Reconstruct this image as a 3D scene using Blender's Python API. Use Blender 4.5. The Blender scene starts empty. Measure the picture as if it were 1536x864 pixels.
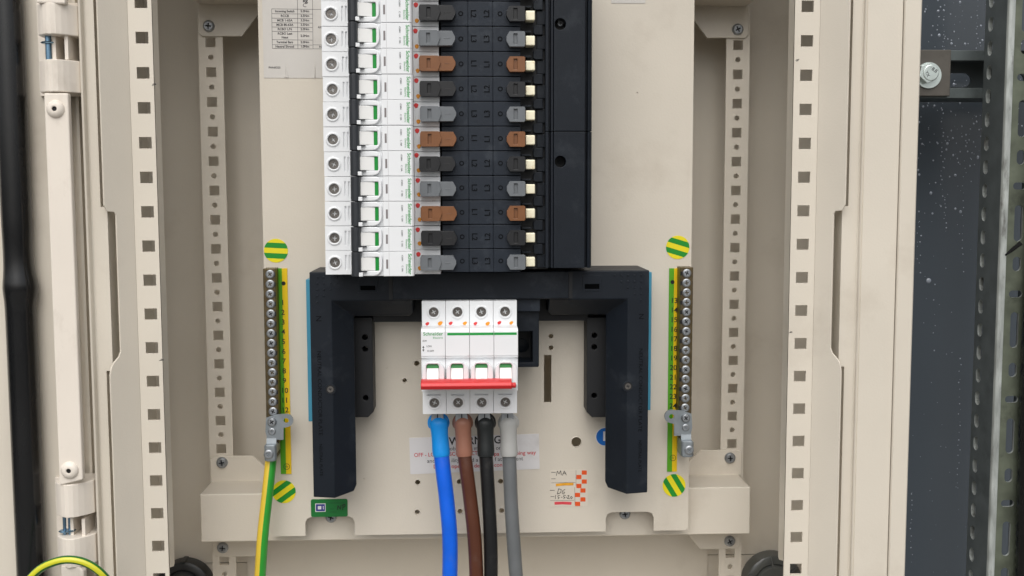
import bpy, bmesh, math, random
from mathutils import Vector, Matrix
from mathutils.geometry import tessellate_polygon, delaunay_2d_cdt

random.seed(7)
scene = bpy.context.scene
COL = scene.collection
S = 0.001                                   # everything below is written in millimetres

# ------------------------------------------------------------------ camera
FPX = 1618.632
CAM = Vector((-8.378, -798.887, 29.651))
_p, _y, _r = (math.radians(a) for a in (-5.04262, 2.31321, 0.14089))
def _rot(p, y, r):
    cx, sx, cy, sy, cr, sr = math.cos(p), math.sin(p), math.cos(y), math.sin(y), math.cos(r), math.sin(r)
    Ry = Matrix(((cy, sy, 0), (-sy, cy, 0), (0, 0, 1)))
    Rx = Matrix(((1, 0, 0), (0, cx, -sx), (0, sx, cx)))
    Rr = Matrix(((cr, 0, sr), (0, 1, 0), (-sr, 0, cr)))
    return Ry @ Rx @ Rr
ROT = _rot(_p, _y, _r)
cam_data = bpy.data.cameras.new("camera")
cam = bpy.data.objects.new("camera", cam_data)
COL.objects.link(cam)
_cols = (ROT.col[0], ROT.col[2], -ROT.col[1])
cam.matrix_world = Matrix.Translation(CAM * S) @ Matrix((
    (_cols[0][0], _cols[1][0], _cols[2][0]),
    (_cols[0][1], _cols[1][1], _cols[2][1]),
    (_cols[0][2], _cols[1][2], _cols[2][2]))).to_4x4()
cam_data.sensor_width = 36.0
cam_data.lens = 36.0 * FPX / 1536.0
cam_data.clip_start = 0.01
cam_data.clip_end = 50.0
scene.camera = cam

# ------------------------------------------------------------------ light
SUN_EL, SUN_AZ = 50.0, 189.0                # degrees; azimuth 180 = straight behind the camera
world = bpy.data.worlds.new("World")
scene.world = world
world.use_nodes = True
wn = world.node_tree
bg = wn.nodes["Background"]
sky = wn.nodes.new("ShaderNodeTexSky")
sky.sky_type = 'NISHITA'
sky.sun_disc = False
sky.sun_elevation = math.radians(SUN_EL)
sky.sun_rotation = math.radians(SUN_AZ)
sky.air_density = 1.0
sky.dust_density = 4.0
hs = wn.nodes.new("ShaderNodeHueSaturation")
hs.inputs["Saturation"].default_value = 0.22     # an overcast sky is nearly colourless
wn.links.new(sky.outputs[0], hs.inputs["Color"])
wn.links.new(hs.outputs[0], bg.inputs[0])
bg.inputs[1].default_value = 0.13
sun_data = bpy.data.lights.new("sun", 'SUN')
sun_data.energy = 1.3
sun_data.angle = math.radians(70)
sun_data.color = (1.0, 0.965, 0.91)
sun = bpy.data.objects.new("sun", sun_data)
COL.objects.link(sun)
_el, _az = math.radians(SUN_EL), math.radians(SUN_AZ)
to_sun = Vector((math.sin(_az) * math.cos(_el), math.cos(_az) * math.cos(_el), math.sin(_el)))
sun.rotation_euler = to_sun.to_track_quat('Z', 'Y').to_euler()
scene.view_settings.view_transform = 'Standard'
scene.view_settings.look = 'None'
scene.view_settings.gamma = 1.0
scene.view_settings.use_curve_mapping = False
scene.view_settings.exposure = 0.12

# ------------------------------------------------------------------ pixel -> place on a plane at depth Y
def U(u, v, Y):
    q = Vector(((u - 768.0) / FPX, 1.0, -(v - 432.0) / FPX))
    d = ROT @ q
    t = (Y - CAM.y) / d.y
    return CAM.x + d.x * t, CAM.z + d.z * t
def UX(u, v, Y): return U(u, v, Y)[0]
def UZ(u, v, Y): return U(u, v, Y)[1]
def rect(u0, v0, u1, v1, Y):
    a, b, c, d = U(u0, v0, Y), U(u1, v0, Y), U(u1, v1, Y), U(u0, v1, Y)
    return (a[0] + d[0]) / 2, (b[0] + c[0]) / 2, (c[1] + d[1]) / 2, (a[1] + b[1]) / 2   # x0 x1 z0 z1

# ------------------------------------------------------------------ materials
def lin(c):
    return tuple(((x / 255) / 12.92 if x / 255 <= 0.04045 else ((x / 255 + 0.055) / 1.055) ** 2.4) for x in c)
MATS = {}
def mat(name, rgb, rough=0.5, metal=0.0, var=0.06, scale=60.0, bump=0.0, bscale=900.0, coat=0.0,
        spec=0.5, dirt=None, dirt_amt=0.0, dirt_scale=25.0, stretch=(1, 1, 1), trans=0.0):
    m = bpy.data.materials.new(name); m.use_nodes = True
    nt = m.node_tree; b = nt.nodes["Principled BSDF"]
    base = lin(rgb)
    tc = nt.nodes.new("ShaderNodeTexCoord")
    mp = nt.nodes.new("ShaderNodeMapping"); mp.inputs["Scale"].default_value = stretch
    nt.links.new(tc.outputs["Object"], mp.inputs[0])
    n = nt.nodes.new("ShaderNodeTexNoise"); n.inputs["Scale"].default_value = scale
    n.inputs["Detail"].default_value = 5.0
    nt.links.new(mp.outputs[0], n.inputs["Vector"])
    cr = nt.nodes.new("ShaderNodeValToRGB")
    cr.color_ramp.elements[0].position = 0.3; cr.color_ramp.elements[1].position = 0.7
    cr.color_ramp.elements[0].color = tuple(x * (1 - var) for x in base) + (1,)
    cr.color_ramp.elements[1].color = tuple(min(1, x * (1 + var)) for x in base) + (1,)
    nt.links.new(n.outputs[0], cr.inputs[0])
    out = cr.outputs[0]
    if dirt is not None:
        n2 = nt.nodes.new("ShaderNodeTexNoise"); n2.inputs["Scale"].default_value = dirt_scale
        n2.inputs["Detail"].default_value = 8.0; n2.inputs["Roughness"].default_value = 0.65
        nt.links.new(mp.outputs[0], n2.inputs["Vector"])
        c2 = nt.nodes.new("ShaderNodeValToRGB")
        c2.color_ramp.elements[0].position = 0.55; c2.color_ramp.elements[0].color = (0, 0, 0, 1)
        c2.color_ramp.elements[1].position = 0.75; c2.color_ramp.elements[1].color = (dirt_amt,) * 3 + (1,)
        nt.links.new(n2.outputs[0], c2.inputs[0])
        mx = nt.nodes.new("ShaderNodeMix"); mx.data_type = 'RGBA'
        nt.links.new(c2.outputs[0], mx.inputs["Factor"])
        nt.links.new(out, mx.inputs[6]); mx.inputs[7].default_value = lin(dirt) + (1,)
        out = mx.outputs[2]
    nt.links.new(out, b.inputs["Base Color"])
    b.inputs["Roughness"].default_value = rough
    rr = nt.nodes.new("ShaderNodeMapRange")
    rr.inputs["To Min"].default_value = max(0.02, rough - 0.07); rr.inputs["To Max"].default_value = min(1, rough + 0.07)
    nt.links.new(n.outputs[0], rr.inputs["Value"]); nt.links.new(rr.outputs[0], b.inputs["Roughness"])
    b.inputs["Metallic"].default_value = metal
    b.inputs["Specular IOR Level"].default_value = spec
    b.inputs["Coat Weight"].default_value = coat
    b.inputs["Coat Roughness"].default_value = 0.12
    b.inputs["Transmission Weight"].default_value = trans
    if bump > 0:
        n3 = nt.nodes.new("ShaderNodeTexNoise"); n3.inputs["Scale"].default_value = bscale
        n3.inputs["Detail"].default_value = 3.0
        nt.links.new(mp.outputs[0], n3.inputs["Vector"])
        bp = nt.nodes.new("ShaderNodeBump"); bp.inputs["Strength"].default_value = bump
        bp.inputs["Distance"].default_value = 0.0006
        nt.links.new(n3.outputs[0], bp.inputs["Height"]); nt.links.new(bp.outputs[0], b.inputs["Normal"])
    MATS[name] = m
    return m

BEIGE = mat("beige_powder_coat", (212, 204, 190), rough=0.34, var=0.03, scale=14, bump=0.14, bscale=700, dirt=(164, 150, 132), dirt_amt=0.34, dirt_scale=9)
HINGE = mat("cream_hinge_paint", (228, 219, 207), rough=0.38, var=0.02, scale=30, bump=0.10, bscale=500, dirt=(150, 135, 115), dirt_amt=0.30, dirt_scale=40, stretch=(1, 1, .5))
WHITE = mat("white_breaker_plastic", (230, 232, 234), rough=0.38, var=0.012, scale=40, bump=0.05, bscale=2500)
TOGGLE = mat("white_toggle_plastic", (238, 238, 236), rough=0.3, var=0.01, scale=40)
LEVER = mat("charcoal_lever_plastic", (44, 47, 52), rough=0.42, var=0.08, scale=120, bump=0.1, bscale=1500)
SLATE = mat("slate_busbar_plastic", (29, 36, 46), spec=0.3, rough=0.48, var=0.07, scale=70, bump=0.22, bscale=2200, dirt=(96, 102, 108), dirt_amt=0.24, dirt_scale=60)
SHROUD = mat("dark_shroud_plastic", (20, 26, 34), spec=0.25, rough=0.46, var=0.07, scale=60, bump=0.25, bscale=2000, dirt=(92, 98, 104), dirt_amt=0.15, dirt_scale=45)
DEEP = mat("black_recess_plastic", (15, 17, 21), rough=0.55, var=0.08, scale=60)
MARK = mat("moulded_marking", (9, 11, 15), spec=0.1, rough=0.6, var=0.05)
GREEN = mat("green_on_marker", (14, 140, 52), rough=0.35, var=0.04)
LOGO = mat("green_logo_ink", (20, 150, 62), rough=0.5, var=0.04)
INK = mat("grey_print_ink", (70, 72, 74), rough=0.6, var=0.05)
BLACKINK = mat("black_print_ink", (32, 32, 34), rough=0.6, var=0.05)
FADEINK = mat("faded_print_ink", (62, 60, 62), rough=0.6, var=0.15, scale=300)
REDINK = mat("red_print_ink", (196, 52, 56), rough=0.6, var=0.1, scale=200)
WINDOW = mat("grey_indicator_window", (128, 122, 122), rough=0.3, var=0.05)
REDDOT = mat("red_paint_dot", (214, 52, 52), rough=0.45, var=0.12, scale=400)
YELDOT = mat("amber_paint_dot", (230, 150, 30), rough=0.45, var=0.14, scale=400)
CLIP = {'L1': mat("brown_clip_plastic", (120, 76, 42), rough=0.42, var=0.07, scale=150, bump=0.08, bscale=1500),
        'L2': mat("black_clip_plastic", (20, 21, 24), rough=0.42, var=0.1, scale=150, bump=0.08, bscale=1500),
        'L3': mat("grey_clip_plastic", (104, 108, 112), rough=0.42, var=0.06, scale=150, bump=0.08, bscale=1500)}
PIN = mat("tinned_brass_pin", (252, 242, 214), rough=0.35, metal=0.2, var=0.08, scale=200, dirt=(196, 160, 90), dirt_amt=0.5, dirt_scale=120)
STEEL = mat("zinc_screw_steel", (160, 164, 168), rough=0.42, metal=0.8, var=0.12, scale=300)
DARKSTEEL = mat("dark_screw_steel", (118, 114, 110), rough=0.36, metal=0.8, var=0.25, scale=400)
CROSS = mat("screw_recess", (46, 45, 46), rough=0.5, metal=0.7, var=0.2, scale=300)
LUG = mat("galvanised_lug", (150, 157, 162), rough=0.46, metal=0.7, var=0.1, scale=130, bump=0.1)
BRASS = mat("aged_brass", (100, 88, 66), rough=0.42, metal=0.8, var=0.2, scale=200, dirt=(70, 50, 28), dirt_amt=0.8, dirt_scale=150)
BLUEZINC = mat("blue_zinc_pin", (120, 152, 176), rough=0.25, metal=0.9, var=0.1)
REDBAR = mat("red_handle_plastic", (206, 36, 40), rough=0.36, var=0.05, scale=60, bump=0.05)
TAPEG = mat("green_label", (84, 160, 20), rough=0.4, var=0.04)
TAPEY = mat("yellow_label", (234, 196, 10), rough=0.4, var=0.04)
STKG = mat("green_sticker", (26, 140, 44), rough=0.35, var=0.03)
STKY = mat("yellow_sticker", (232, 216, 30), rough=0.35, var=0.03)
WIREG = mat("green_insulation", (44, 150, 48), rough=0.35, var=0.05, coat=0.2)
WIREY = mat("yellow_insulation", (222, 190, 62), rough=0.35, var=0.05, coat=0.2)
WIREG2 = mat("dark_green_insulation", (24, 100, 34), rough=0.3, var=0.05, coat=0.3)
WIREY2 = mat("lime_insulation", (206, 204, 44), rough=0.3, var=0.04, coat=0.3)
PAPER = mat("paper_label", (206, 202, 196), rough=0.55, var=0.03, scale=30, dirt=(160, 152, 146), dirt_amt=0.5, dirt_scale=22)
PAPER2 = mat("white_label", (218, 216, 216), rough=0.45, var=0.025, scale=30, dirt=(176, 170, 166), dirt_amt=0.5, dirt_scale=30)
FILM = mat("clear_test_label", (216, 207, 193), rough=0.3, var=0.02)
ORANGE = mat("orange_check_ink", (226, 84, 24), rough=0.5, var=0.05)
AMBER = mat("amber_highlighter", (226, 160, 40), rough=0.5, var=0.12, scale=200)
ROSE = mat("rose_highlighter", (216, 70, 80), rough=0.5, var=0.12, scale=200)
PEN = mat("black_pen", (30, 28, 30), rough=0.4, var=0.02)
NPG = mat("green_test_sticker", (20, 112, 48), rough=0.4, var=0.03)
NPGD = mat("dark_green_print", (16, 96, 44), rough=0.5, var=0.03)
NPB = mat("blue_sticker_print", (34, 40, 128), rough=0.4, var=0.03)
SKYB = mat("light_blue_strip", (64, 140, 168), rough=0.4, var=0.04)
MANB = mat("blue_sign_print", (20, 104, 190), rough=0.4, var=0.03)
RUBBER = mat("wet_black_rubber", (13, 14, 16), rough=0.27, var=0.2, scale=60, bump=0.3, bscale=120, stretch=(1, 1, 0.25), coat=0.3)
GLAND = mat("dark_grey_gland", (88, 90, 88), rough=0.2, var=0.06, scale=60, coat=0.2)
GLANDB = mat("black_gland_rubber", (46, 48, 49), rough=0.34, var=0.08, scale=60)
WALL = mat("dark_grey_sheet", (78, 85, 92), rough=0.24, var=0.04, scale=6, bump=0.05, bscale=300)
GALV = mat("weathered_galvanised_steel", (92, 99, 99), rough=0.42, metal=0.6, var=0.2, scale=50, bump=0.2, bscale=300, dirt=(30, 32, 32), dirt_amt=0.85, dirt_scale=16, stretch=(1, 1, 0.4))
GALVL = mat("worn_bright_galvanised_edge", (172, 177, 174), rough=0.4, metal=0.3, var=0.3, scale=160, dirt=(62, 54, 46), dirt_amt=0.95, dirt_scale=110, stretch=(1, 1, 0.25))  # real wear on the corner; on slot walls its brightness is painted light
GALVM = mat("mossy_galvanised_steel", (98, 104, 90), rough=0.5, metal=0.3, var=0.25, scale=60, dirt=(26, 28, 26), dirt_amt=0.95, dirt_scale=22)
GALVD = mat("shaded_galvanised_steel", (112, 119, 120), rough=0.5, metal=0.3, var=0.15, scale=60, dirt=(40, 44, 42), dirt_amt=0.6, dirt_scale=20)  # base lightened to offset the shade on faces that get little light
DULL = mat("dull_brown_steel", (92, 88, 82), rough=0.5, metal=0.4, var=0.15, scale=40, dirt=(50, 46, 42), dirt_amt=0.6, dirt_scale=30)
PITCH = mat("pitch_black_opening", (4, 5, 6), rough=0.9, spec=0.05)
BOLT = mat("zinc_bolt", (206, 216, 212), rough=0.3, metal=0.7, var=0.08, scale=200)
DROP = mat("rain_drop", (150, 158, 170), rough=0.06, var=0.02, spec=0.9, coat=0.6)  # pale body colour stands in for glints in clear water
CAB = {k: (mat(k + "_cable_sheath", c, rough=0.32, var=0.09, scale=55, coat=0.12, bump=0.2, bscale=70, dirt=(140, 135, 128), dirt_amt=0.12, dirt_scale=60), mat(k + "_shrink_boot", b, rough=0.42, var=0.05, scale=60, bump=0.12, bscale=250))
       for k, c, b in (("blue", (4, 98, 226), (10, 148, 236)), ("brown", (84, 46, 30), (158, 108, 88)),
                       ("black", (22, 23, 25), (32, 36, 37)), ("grey", (104, 107, 109), (178, 178, 175)))}

# ------------------------------------------------------------------ mesh building
OFS = {}                                     # world position (mm) of every empty / object origin
class MB:
    def __init__(s): s.v = []; s.f = []; s.m = []
    def add(s, vs, fs, mi=0):
        o = len(s.v); s.v += vs
        s.f += [tuple(i + o for i in f) for f in fs]; s.m += [mi] * len(fs)
        return s
    def box(s, x0, x1, y0, y1, z0, z1, mi=0):
        vs = [(x, y, z) for x in (x0, x1) for y in (y0, y1) for z in (z0, z1)]
        return s.add(vs, [(0, 1, 3, 2), (4, 6, 7, 5), (0, 4, 5, 1), (2, 3, 7, 6), (0, 2, 6, 4), (1, 5, 7, 3)], mi)
    def fill(s, loops, y0, y1=None, mi=0, side=None):
        """closed loops of (x, z) - the first is the outline, the others holes - as a plate from y0 (front) to y1"""
        flat = [p for l in loops for p in l]
        E_ = []; k = 0
        for l in loops:
            E_ += [(k + i, k + (i + 1) % len(l)) for i in range(len(l))]; k += len(l)
        ov, _, of, *_r = delaunay_2d_cdt([Vector(p) for p in flat], E_, [], 1 if len(loops) == 1 else 0, 1e-6)
        segs = [(flat[i], flat[j]) for i, j in E_]
        def inside(x, z):
            c = False
            for (x1, z1), (x2, z2) in segs:
                if (z1 > z) != (z2 > z) and x < (x2 - x1) * (z - z1) / (z2 - z1) + x1: c = not c
            return c
        n = len(ov); fs = []
        for f in of:
            A, B, C = (ov[i] for i in f)
            if not inside((A.x + B.x + C.x) / 3, (A.y + B.y + C.y) / 3): continue
            cr = (B.x - A.x) * (C.y - A.y) - (B.y - A.y) * (C.x - A.x)
            fs.append(tuple(f) if cr > 0 else (f[0], f[2], f[1]))
        vs = [(p.x, y0, p.y) for p in ov]
        if y1 is not None:
            vs += [(p.x, y1, p.y) for p in ov]
            fs += [(a + n, c + n, b + n) for a, b, c in list(fs)]
            m0 = len(vs)
            vs += [(p[0], y0, p[1]) for p in flat] + [(p[0], y1, p[1]) for p in flat]
            m1 = m0 + len(flat)
            if side is None: fs += [(m0 + i, m0 + j, m1 + j, m1 + i) for i, j in E_]
            else:
                s.add(vs[m0:], [(i, j, j + len(flat), i + len(flat)) for i, j in E_], side); vs = vs[:m0]
        return s.add(vs, fs, mi)
    def prism(s, poly, axis, a0, a1, mi=0):
        """poly in the two other axes (in x,y,z order), extruded along axis"""
        n = len(poly)
        def P(p, a):
            return {'x': (a, p[0], p[1]), 'y': (p[0], a, p[1]), 'z': (p[0], p[1], a)}[axis]
        vs = [P(p, a0) for p in poly] + [P(p, a1) for p in poly]
        tris = tessellate_polygon([[Vector((p[0], p[1], 0)) for p in poly]])
        fs = [tuple(t) for t in tris] + [tuple(i + n for i in t[::-1]) for t in tris]
        fs += [(i, (i + 1) % n, (i + 1) % n + n, i + n) for i in range(n)]
        return s.add(vs, fs, mi)
    def lathe(s, prof, c, axis='y', n=24, mi=0, cap=True):
        """prof: (radius, position along the axis); c centre"""
        o = []
        for r, a in prof:
            for i in range(n):
                t = 2 * math.pi * i / n
                p, q = r * math.cos(t), r * math.sin(t)
                o.append({'y': (c[0] + p, c[1] + a, c[2] + q), 'z': (c[0] + p, c[1] + q, c[2] + a), 'x': (c[0] + a, c[1] + p, c[2] + q)}[axis])
        fs = []
        for k in range(len(prof) - 1):
            for i in range(n):
                j = (i + 1) % n
                fs.append((k * n + i, k * n + j, (k + 1) * n + j, (k + 1) * n + i))
        if cap:
            fs.append(tuple(range(n))); fs.append(tuple((len(prof) - 1) * n + i for i in range(n)))
        return s.add(o, fs, mi)
    def tube(s, path, rad, n=20, matfn=None, flat=1.0):
        pts = [Vector(p) for p in path]; m_ = len(pts)
        rad = rad if isinstance(rad, (list, tuple)) else [rad] * m_
        vs, fs, ms = [], [], []
        ref = Vector((0, -1, 0))
        for k, p in enumerate(pts):
            t = (pts[min(k + 1, m_ - 1)] - pts[max(k - 1, 0)]).normalized()
            a = (ref - t * ref.dot(t)).normalized(); b = t.cross(a)
            for i in range(n):
                w = 2 * math.pi * i / n
                vs.append(tuple(p + (a * math.cos(w) * flat + b * math.sin(w)) * rad[k]))
        for k in range(m_ - 1):
            for i in range(n):
                j = (i + 1) % n
                fs.append((k * n + i, k * n + j, (k + 1) * n + j, (k + 1) * n + i))
                ms.append(matfn(i / n) if matfn else 0)
        fs.append(tuple(range(n))); ms.append(0)
        fs.append(tuple((m_ - 1) * n + i for i in range(n))); ms.append(0)
        o = len(s.v); s.v += vs; s.f += [tuple(i + o for i in f) for f in fs]; s.m += ms
        return s
    def build(s, name, material, parent=None, bevel=0.0, smooth=False, seg=2, origin=None):
        me = bpy.data.meshes.new(name)
        base = OFS[parent.name] if parent else Vector((0, 0, 0))
        org = Vector(origin) if origin is not None else base
        me.from_pydata([((x - org[0]) * S, (y - org[1]) * S, (z - org[2]) * S) for x, y, z in s.v], [], s.f)
        for mm in (material if isinstance(material, (list, tuple)) else [material]): me.materials.append(mm)
        me.polygons.foreach_set("material_index", s.m)
        bm = bmesh.new(); bm.from_mesh(me)
        bmesh.ops.remove_doubles(bm, verts=bm.verts, dist=2e-6)
        bmesh.ops.recalc_face_normals(bm, faces=bm.faces)
        bm.to_mesh(me); bm.free()
        if smooth:
            me.polygons.foreach_set("use_smooth", [True] * len(me.polygons))
            me.set_sharp_from_angle(angle=math.radians(38))
        ob = bpy.data.objects.new(name, me); COL.objects.link(ob)
        OFS[ob.name] = org
        if parent: ob.parent = parent
        ob.location = (org - base) * S
        if bevel > 0:
            md = ob.modifiers.new("bevel", 'BEVEL'); md.width = bevel * S; md.segments = seg
            md.limit_method = 'ANGLE'; md.angle_limit = math.radians(35)
        return ob

def tag(o, label, cat, group=None):
    o["label"] = label; o["category"] = cat
    if group: o["group"] = group
    return o
def thing(name, loc, label, cat, group=None):
    e = bpy.data.objects.new(name, None); e.empty_display_size = 0.01
    COL.objects.link(e); e.location = Vector(loc) * S
    OFS[e.name] = Vector(loc)
    return tag(e, label, cat, group)
def copy_tree(o, parent=None):
    c = o.copy(); COL.objects.link(c); OFS[c.name] = OFS[o.name].copy()
    if parent: c.parent = parent
    for ch in o.children:
        copy_tree(ch, c)
    return c

_textcache = {}
def text_mesh(s, h, bold=0.0, extrude=0.0, align='CENTER', narrow=1.0):
    k = (s, h, bold, extrude, align, narrow)
    if k in _textcache: return _textcache[k]
    cu = bpy.data.curves.new("t", 'FONT'); cu.body = s; cu.size = 1.0
    cu.align_x = align; cu.align_y = 'CENTER'; cu.offset = bold; cu.resolution_u = 3; cu.extrude = extrude / h * 0.7
    ob = bpy.data.objects.new("t", cu); COL.objects.link(ob)
    dg = bpy.context.evaluated_depsgraph_get()
    me = bpy.data.meshes.new_from_object(ob.evaluated_get(dg))
    vs = [(v.co.x, v.co.y, v.co.z) for v in me.vertices]; fs = [tuple(p.vertices) for p in me.polygons]
    k2 = h / 0.7
    vs = [(x * k2 * narrow, y * k2, z * k2) for x, y, z in vs]
    bpy.data.objects.remove(ob); bpy.data.curves.remove(cu); bpy.data.meshes.remove(me)
    _textcache[k] = (vs, fs)
    return vs, fs
def add_text(mb, s, x, z, Y, h, rot=0.0, bold=0.0, extrude=0.0, align='CENTER', narrow=1.0, mi=0):
    """h: capital height in mm"""
    vs, fs = text_mesh(s, h, bold, extrude, align, narrow)
    c, n = math.cos(math.radians(rot)), math.sin(math.radians(rot))
    mb.add([(x + c * a - n * b, Y - d, z + n * a + c * b) for a, b, d in vs], fs, mi)
    return mb
def circ(x, z, r, n=20, a0=0.0):
    return [(x + r * math.cos(a0 + 2 * math.pi * i / n), z + r * math.sin(a0 + 2 * math.pi * i / n)) for i in range(n)]
def rrect(x0, x1, z0, z1, r, n=4):
    o = []
    for cx, cz, a in ((x1 - r, z1 - r, 0), (x0 + r, z1 - r, 90), (x0 + r, z0 + r, 180), (x1 - r, z0 + r, 270)):
        for i in range(n + 1):
            t = math.radians(a + 90 * i / n); o.append((cx + r * math.cos(t), cz + r * math.sin(t)))
    return o
def sq(x, z, hx, hz): return [(x - hx, z - hz), (x + hx, z - hz), (x + hx, z + hz), (x - hx, z + hz)]
def crosspoly(x, z, L, w, a):
    pts = [(w, w), (w, L), (-w, L), (-w, w), (-L, w), (-L, -w), (-w, -w), (-w, -L), (w, -L), (w, -w), (L, -w), (L, w)]
    c, s = math.cos(a), math.sin(a)
    return [(x + c * p - s * q, z + s * p + c * q) for p, q in pts]
def sheet(prof, t):
    """open (x, y) polyline -> closed strip of thickness t"""
    n = len(prof); L = []
    for i in range(n):
        a = Vector(prof[max(i - 1, 0)]); b = Vector(prof[i]); c = Vector(prof[min(i + 1, n - 1)])
        d1 = (b - a).normalized() if i > 0 else (c - b).normalized()
        d2 = (c - b).normalized() if i < n - 1 else d1
        n1 = Vector((-d1.y, d1.x)); n2 = Vector((-d2.y, d2.x))
        m = (n1 + n2).normalized(); k = t / max(0.35, m.dot(n1))
        L.append((b.x + m.x * k, b.y + m.y * k))
    return list(prof) + L[::-1]

def screw(parent, x, y, z, r, material=STEEL, angle=None, dome=0.0, name="screw", deep=False):
    """a cross-head screw, head facing the viewer; y is the plane of the head"""
    a = random.uniform(0, 1.5) if angle is None else angle
    mb = MB()
    ri = r * 0.72
    mb.fill([circ(x, z, ri, 18), crosspoly(x, z, r * 0.5, r * 0.12, a)], y - dome, y - dome + r * 0.4, 0)
    mb.lathe([(ri, -dome), (r * 0.88, -dome * 0.75), (r, -dome * 0.2), (r, r * 0.6)], (x, y, z), n=18, mi=0, cap=False)
    mb.fill([circ(x, z, ri * 0.98, 14)], y - dome + r * 0.34, None, 1)
    return mb.build(name, [material, CROSS], parent, smooth=True, origin=(x, y, z))

ZT, ZBOT = 330.0, -420.0                     # top and bottom of the enclosure

# ================================================================== the setting behind: a dark wet wall
YW = 236.0
wmb = MB().box(-700, 900, YW, YW + 12, -1100, 620)
wall = wmb.build("wall", WALL); wall["kind"] = "structure"
# the paved ground in front, unseen, added below the frame to throw daylight back up into the enclosure
gr = MB().box(-4000, 4000, -6000, YW + 1, -1112, -1100).build("ground", mat("wet_concrete", (120, 118, 114), rough=0.85, var=0.12, scale=3, bump=0.3, bscale=60))
gr["kind"] = "structure"
dmb = MB()
def drop(mb, x, z, r, h, n=8, el=1.0):
    prof = [(1.0, 0.0), (0.8, -0.55), (0.42, -0.9)]
    o = []
    for k, a in prof:
        for i in range(n):
            t = 2 * math.pi * i / n
            o.append((x + r * k * math.cos(t), YW + 0.05 + a * h, z + r * k * math.sin(t) * el))
    o.append((x, YW - h, z)); fs = []
    for k in range(2):
        for i in range(n):
            j = (i + 1) % n
            fs.append((k * n + i, k * n + j, (k + 1) * n + j, (k + 1) * n + i))
    fs += [(2 * n + i, 2 * n + (i + 1) % n, 3 * n) for i in range(n)]
    mb.add(o, fs)
for _ in range(430):                          # the upper part, where the rain still runs
    u = random.uniform(1376, 1560); v = random.uniform(-40, 240) if random.random() < .85 else random.uniform(200, 330)
    x, z = U(u, v, YW); r = random.choice([.4, .5, .7, .8, .9, 1.2, 1.6]) * random.uniform(.6, .95)
    drop(dmb, x, z, r, r * 0.55, el=random.uniform(1, 1.35))
for u0, v0, v1, n in ((1416, 10, 300, 40), (1418, 300, 352, 9), (1446, 240, 420, 15), (1466, 0, 100, 14), (1440, 540, 740, 22), (1380, 340, 420, 6), (1368, 740, 850, 12), (1378, 320, 400, 6), (1402, 430, 540, 6)):
    for k in range(n):                        # trails of fine droplets
        v = v0 + (v1 - v0) * (k + random.uniform(-.3, .3)) / n
        x, z = U(u0 + random.uniform(-2, 2) - (v - v0) * 0.012, v, YW)
        r = random.uniform(.3, .85); drop(dmb, x, z, r, r * .6)
for _ in range(40):
    x, z = U(random.uniform(1365, 1462), random.uniform(300, 864), YW); r = random.uniform(.25, .5); drop(dmb, x, z, r, r * .6)
x, z = U(1393, 421, YW); drop(dmb, x, z, 2.6, 1.2, 10)
d_ = dmb.build("rain_drops", DROP, smooth=True); d_["kind"] = "stuff"
tag(d_, "clear rain drops and trickles clinging to the dark grey wall", "rain drops")

# ================================================================== the strut channels outside
YH = 150.0                                   # front of the horizontal channel
hx0, hx1 = UX(1330, 110, YH), UX(1640, 110, YH)
hz1, hz0 = UZ(1444, 75.5, YH), UZ(1444, 147.5, YH)
hs_ = thing("strut_channel", ((hx0 + hx1) / 2, YH + 41, hz0), "horizontal slotted galvanised strut channel running behind the upright, open side to the front", "strut channel")
lip = 9.0
mb = MB()
mb.prism([(YH, hz1), (YH, hz1 - lip), (YH + 7, hz1 - lip), (YH + 7, hz1 - lip + 2), (YH + 2.2, hz1 - lip + 2), (YH + 2.2, hz1 - 2.2), (YH + 39, hz1 - 2.2), (YH + 39, hz1)], 'x', hx0, hx1)
mb.prism([(YH, hz0), (YH, hz0 + lip), (YH + 7, hz0 + lip), (YH + 7, hz0 + lip - 2), (YH + 2.2, hz0 + lip - 2), (YH + 2.2, hz0 + 2.2), (YH + 39, hz0 + 2.2), (YH + 39, hz0)], 'x', hx0, hx1)
mb.build("lip", GALV, hs_, bevel=0.5)
hzc = (hz0 + hz1) / 2 - 1
loops = [[(hx0, hz0), (hx1, hz0), (hx1, hz1), (hx0, hz1)]]
sx = UX(1452, 118, YH + 39)
for k in range(-1, 5):
    loops.append(rrect(sx - 25 + 50 * k, sx + 3 + 50 * k, hzc - 6.5, hzc + 6.5, 6.4, 5))
MB().fill(loops, YH + 39.2, YH + 41.5).build("slotted_back", GALVD, hs_)

# bracket plate and hex bolt that hold the enclosure to it
bx0, bx1, bz0, bz1 = rect(1340, 74.5, 1426, 144, YH - 5)
bp_ = thing("wall_bracket", ((bx0 + bx1) / 2, YH, bz0), "flat dull steel fixing plate with a hex bolt, on the horizontal strut", "bracket")
MB().box(bx0, bx1, YH - 5, YH - 0.2, bz0, bz1).build("plate", DULL, bp_, bevel=0.6)
cx, cz = U(1397, 112, YH - 12)
MB().lathe([(11.2, 0), (11.5, 0.8), (11.5, 2.4)], (cx, YH - 7.2, cz), n=32).build("washer", BOLT, bp_, smooth=True)
hexb = MB(); hexb.fill([circ(cx - 2.2, cz + 1.6, 9.0, 6, 0.35)], YH - 12.5, YH - 7)
hexb.lathe([(6.6, -0.6), (7.3, 0)], (cx - 0.6, YH - 12.5, cz + 1.6), n=24)
bo = hexb.build("hex_bolt", BOLT, bp_, bevel=0.5)
tm = MB(); add_text(tm, "8.8", cx + 2.2, cz + 3.8, YH - 13.15, 3.0, rot=-35, bold=0.02)
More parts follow.
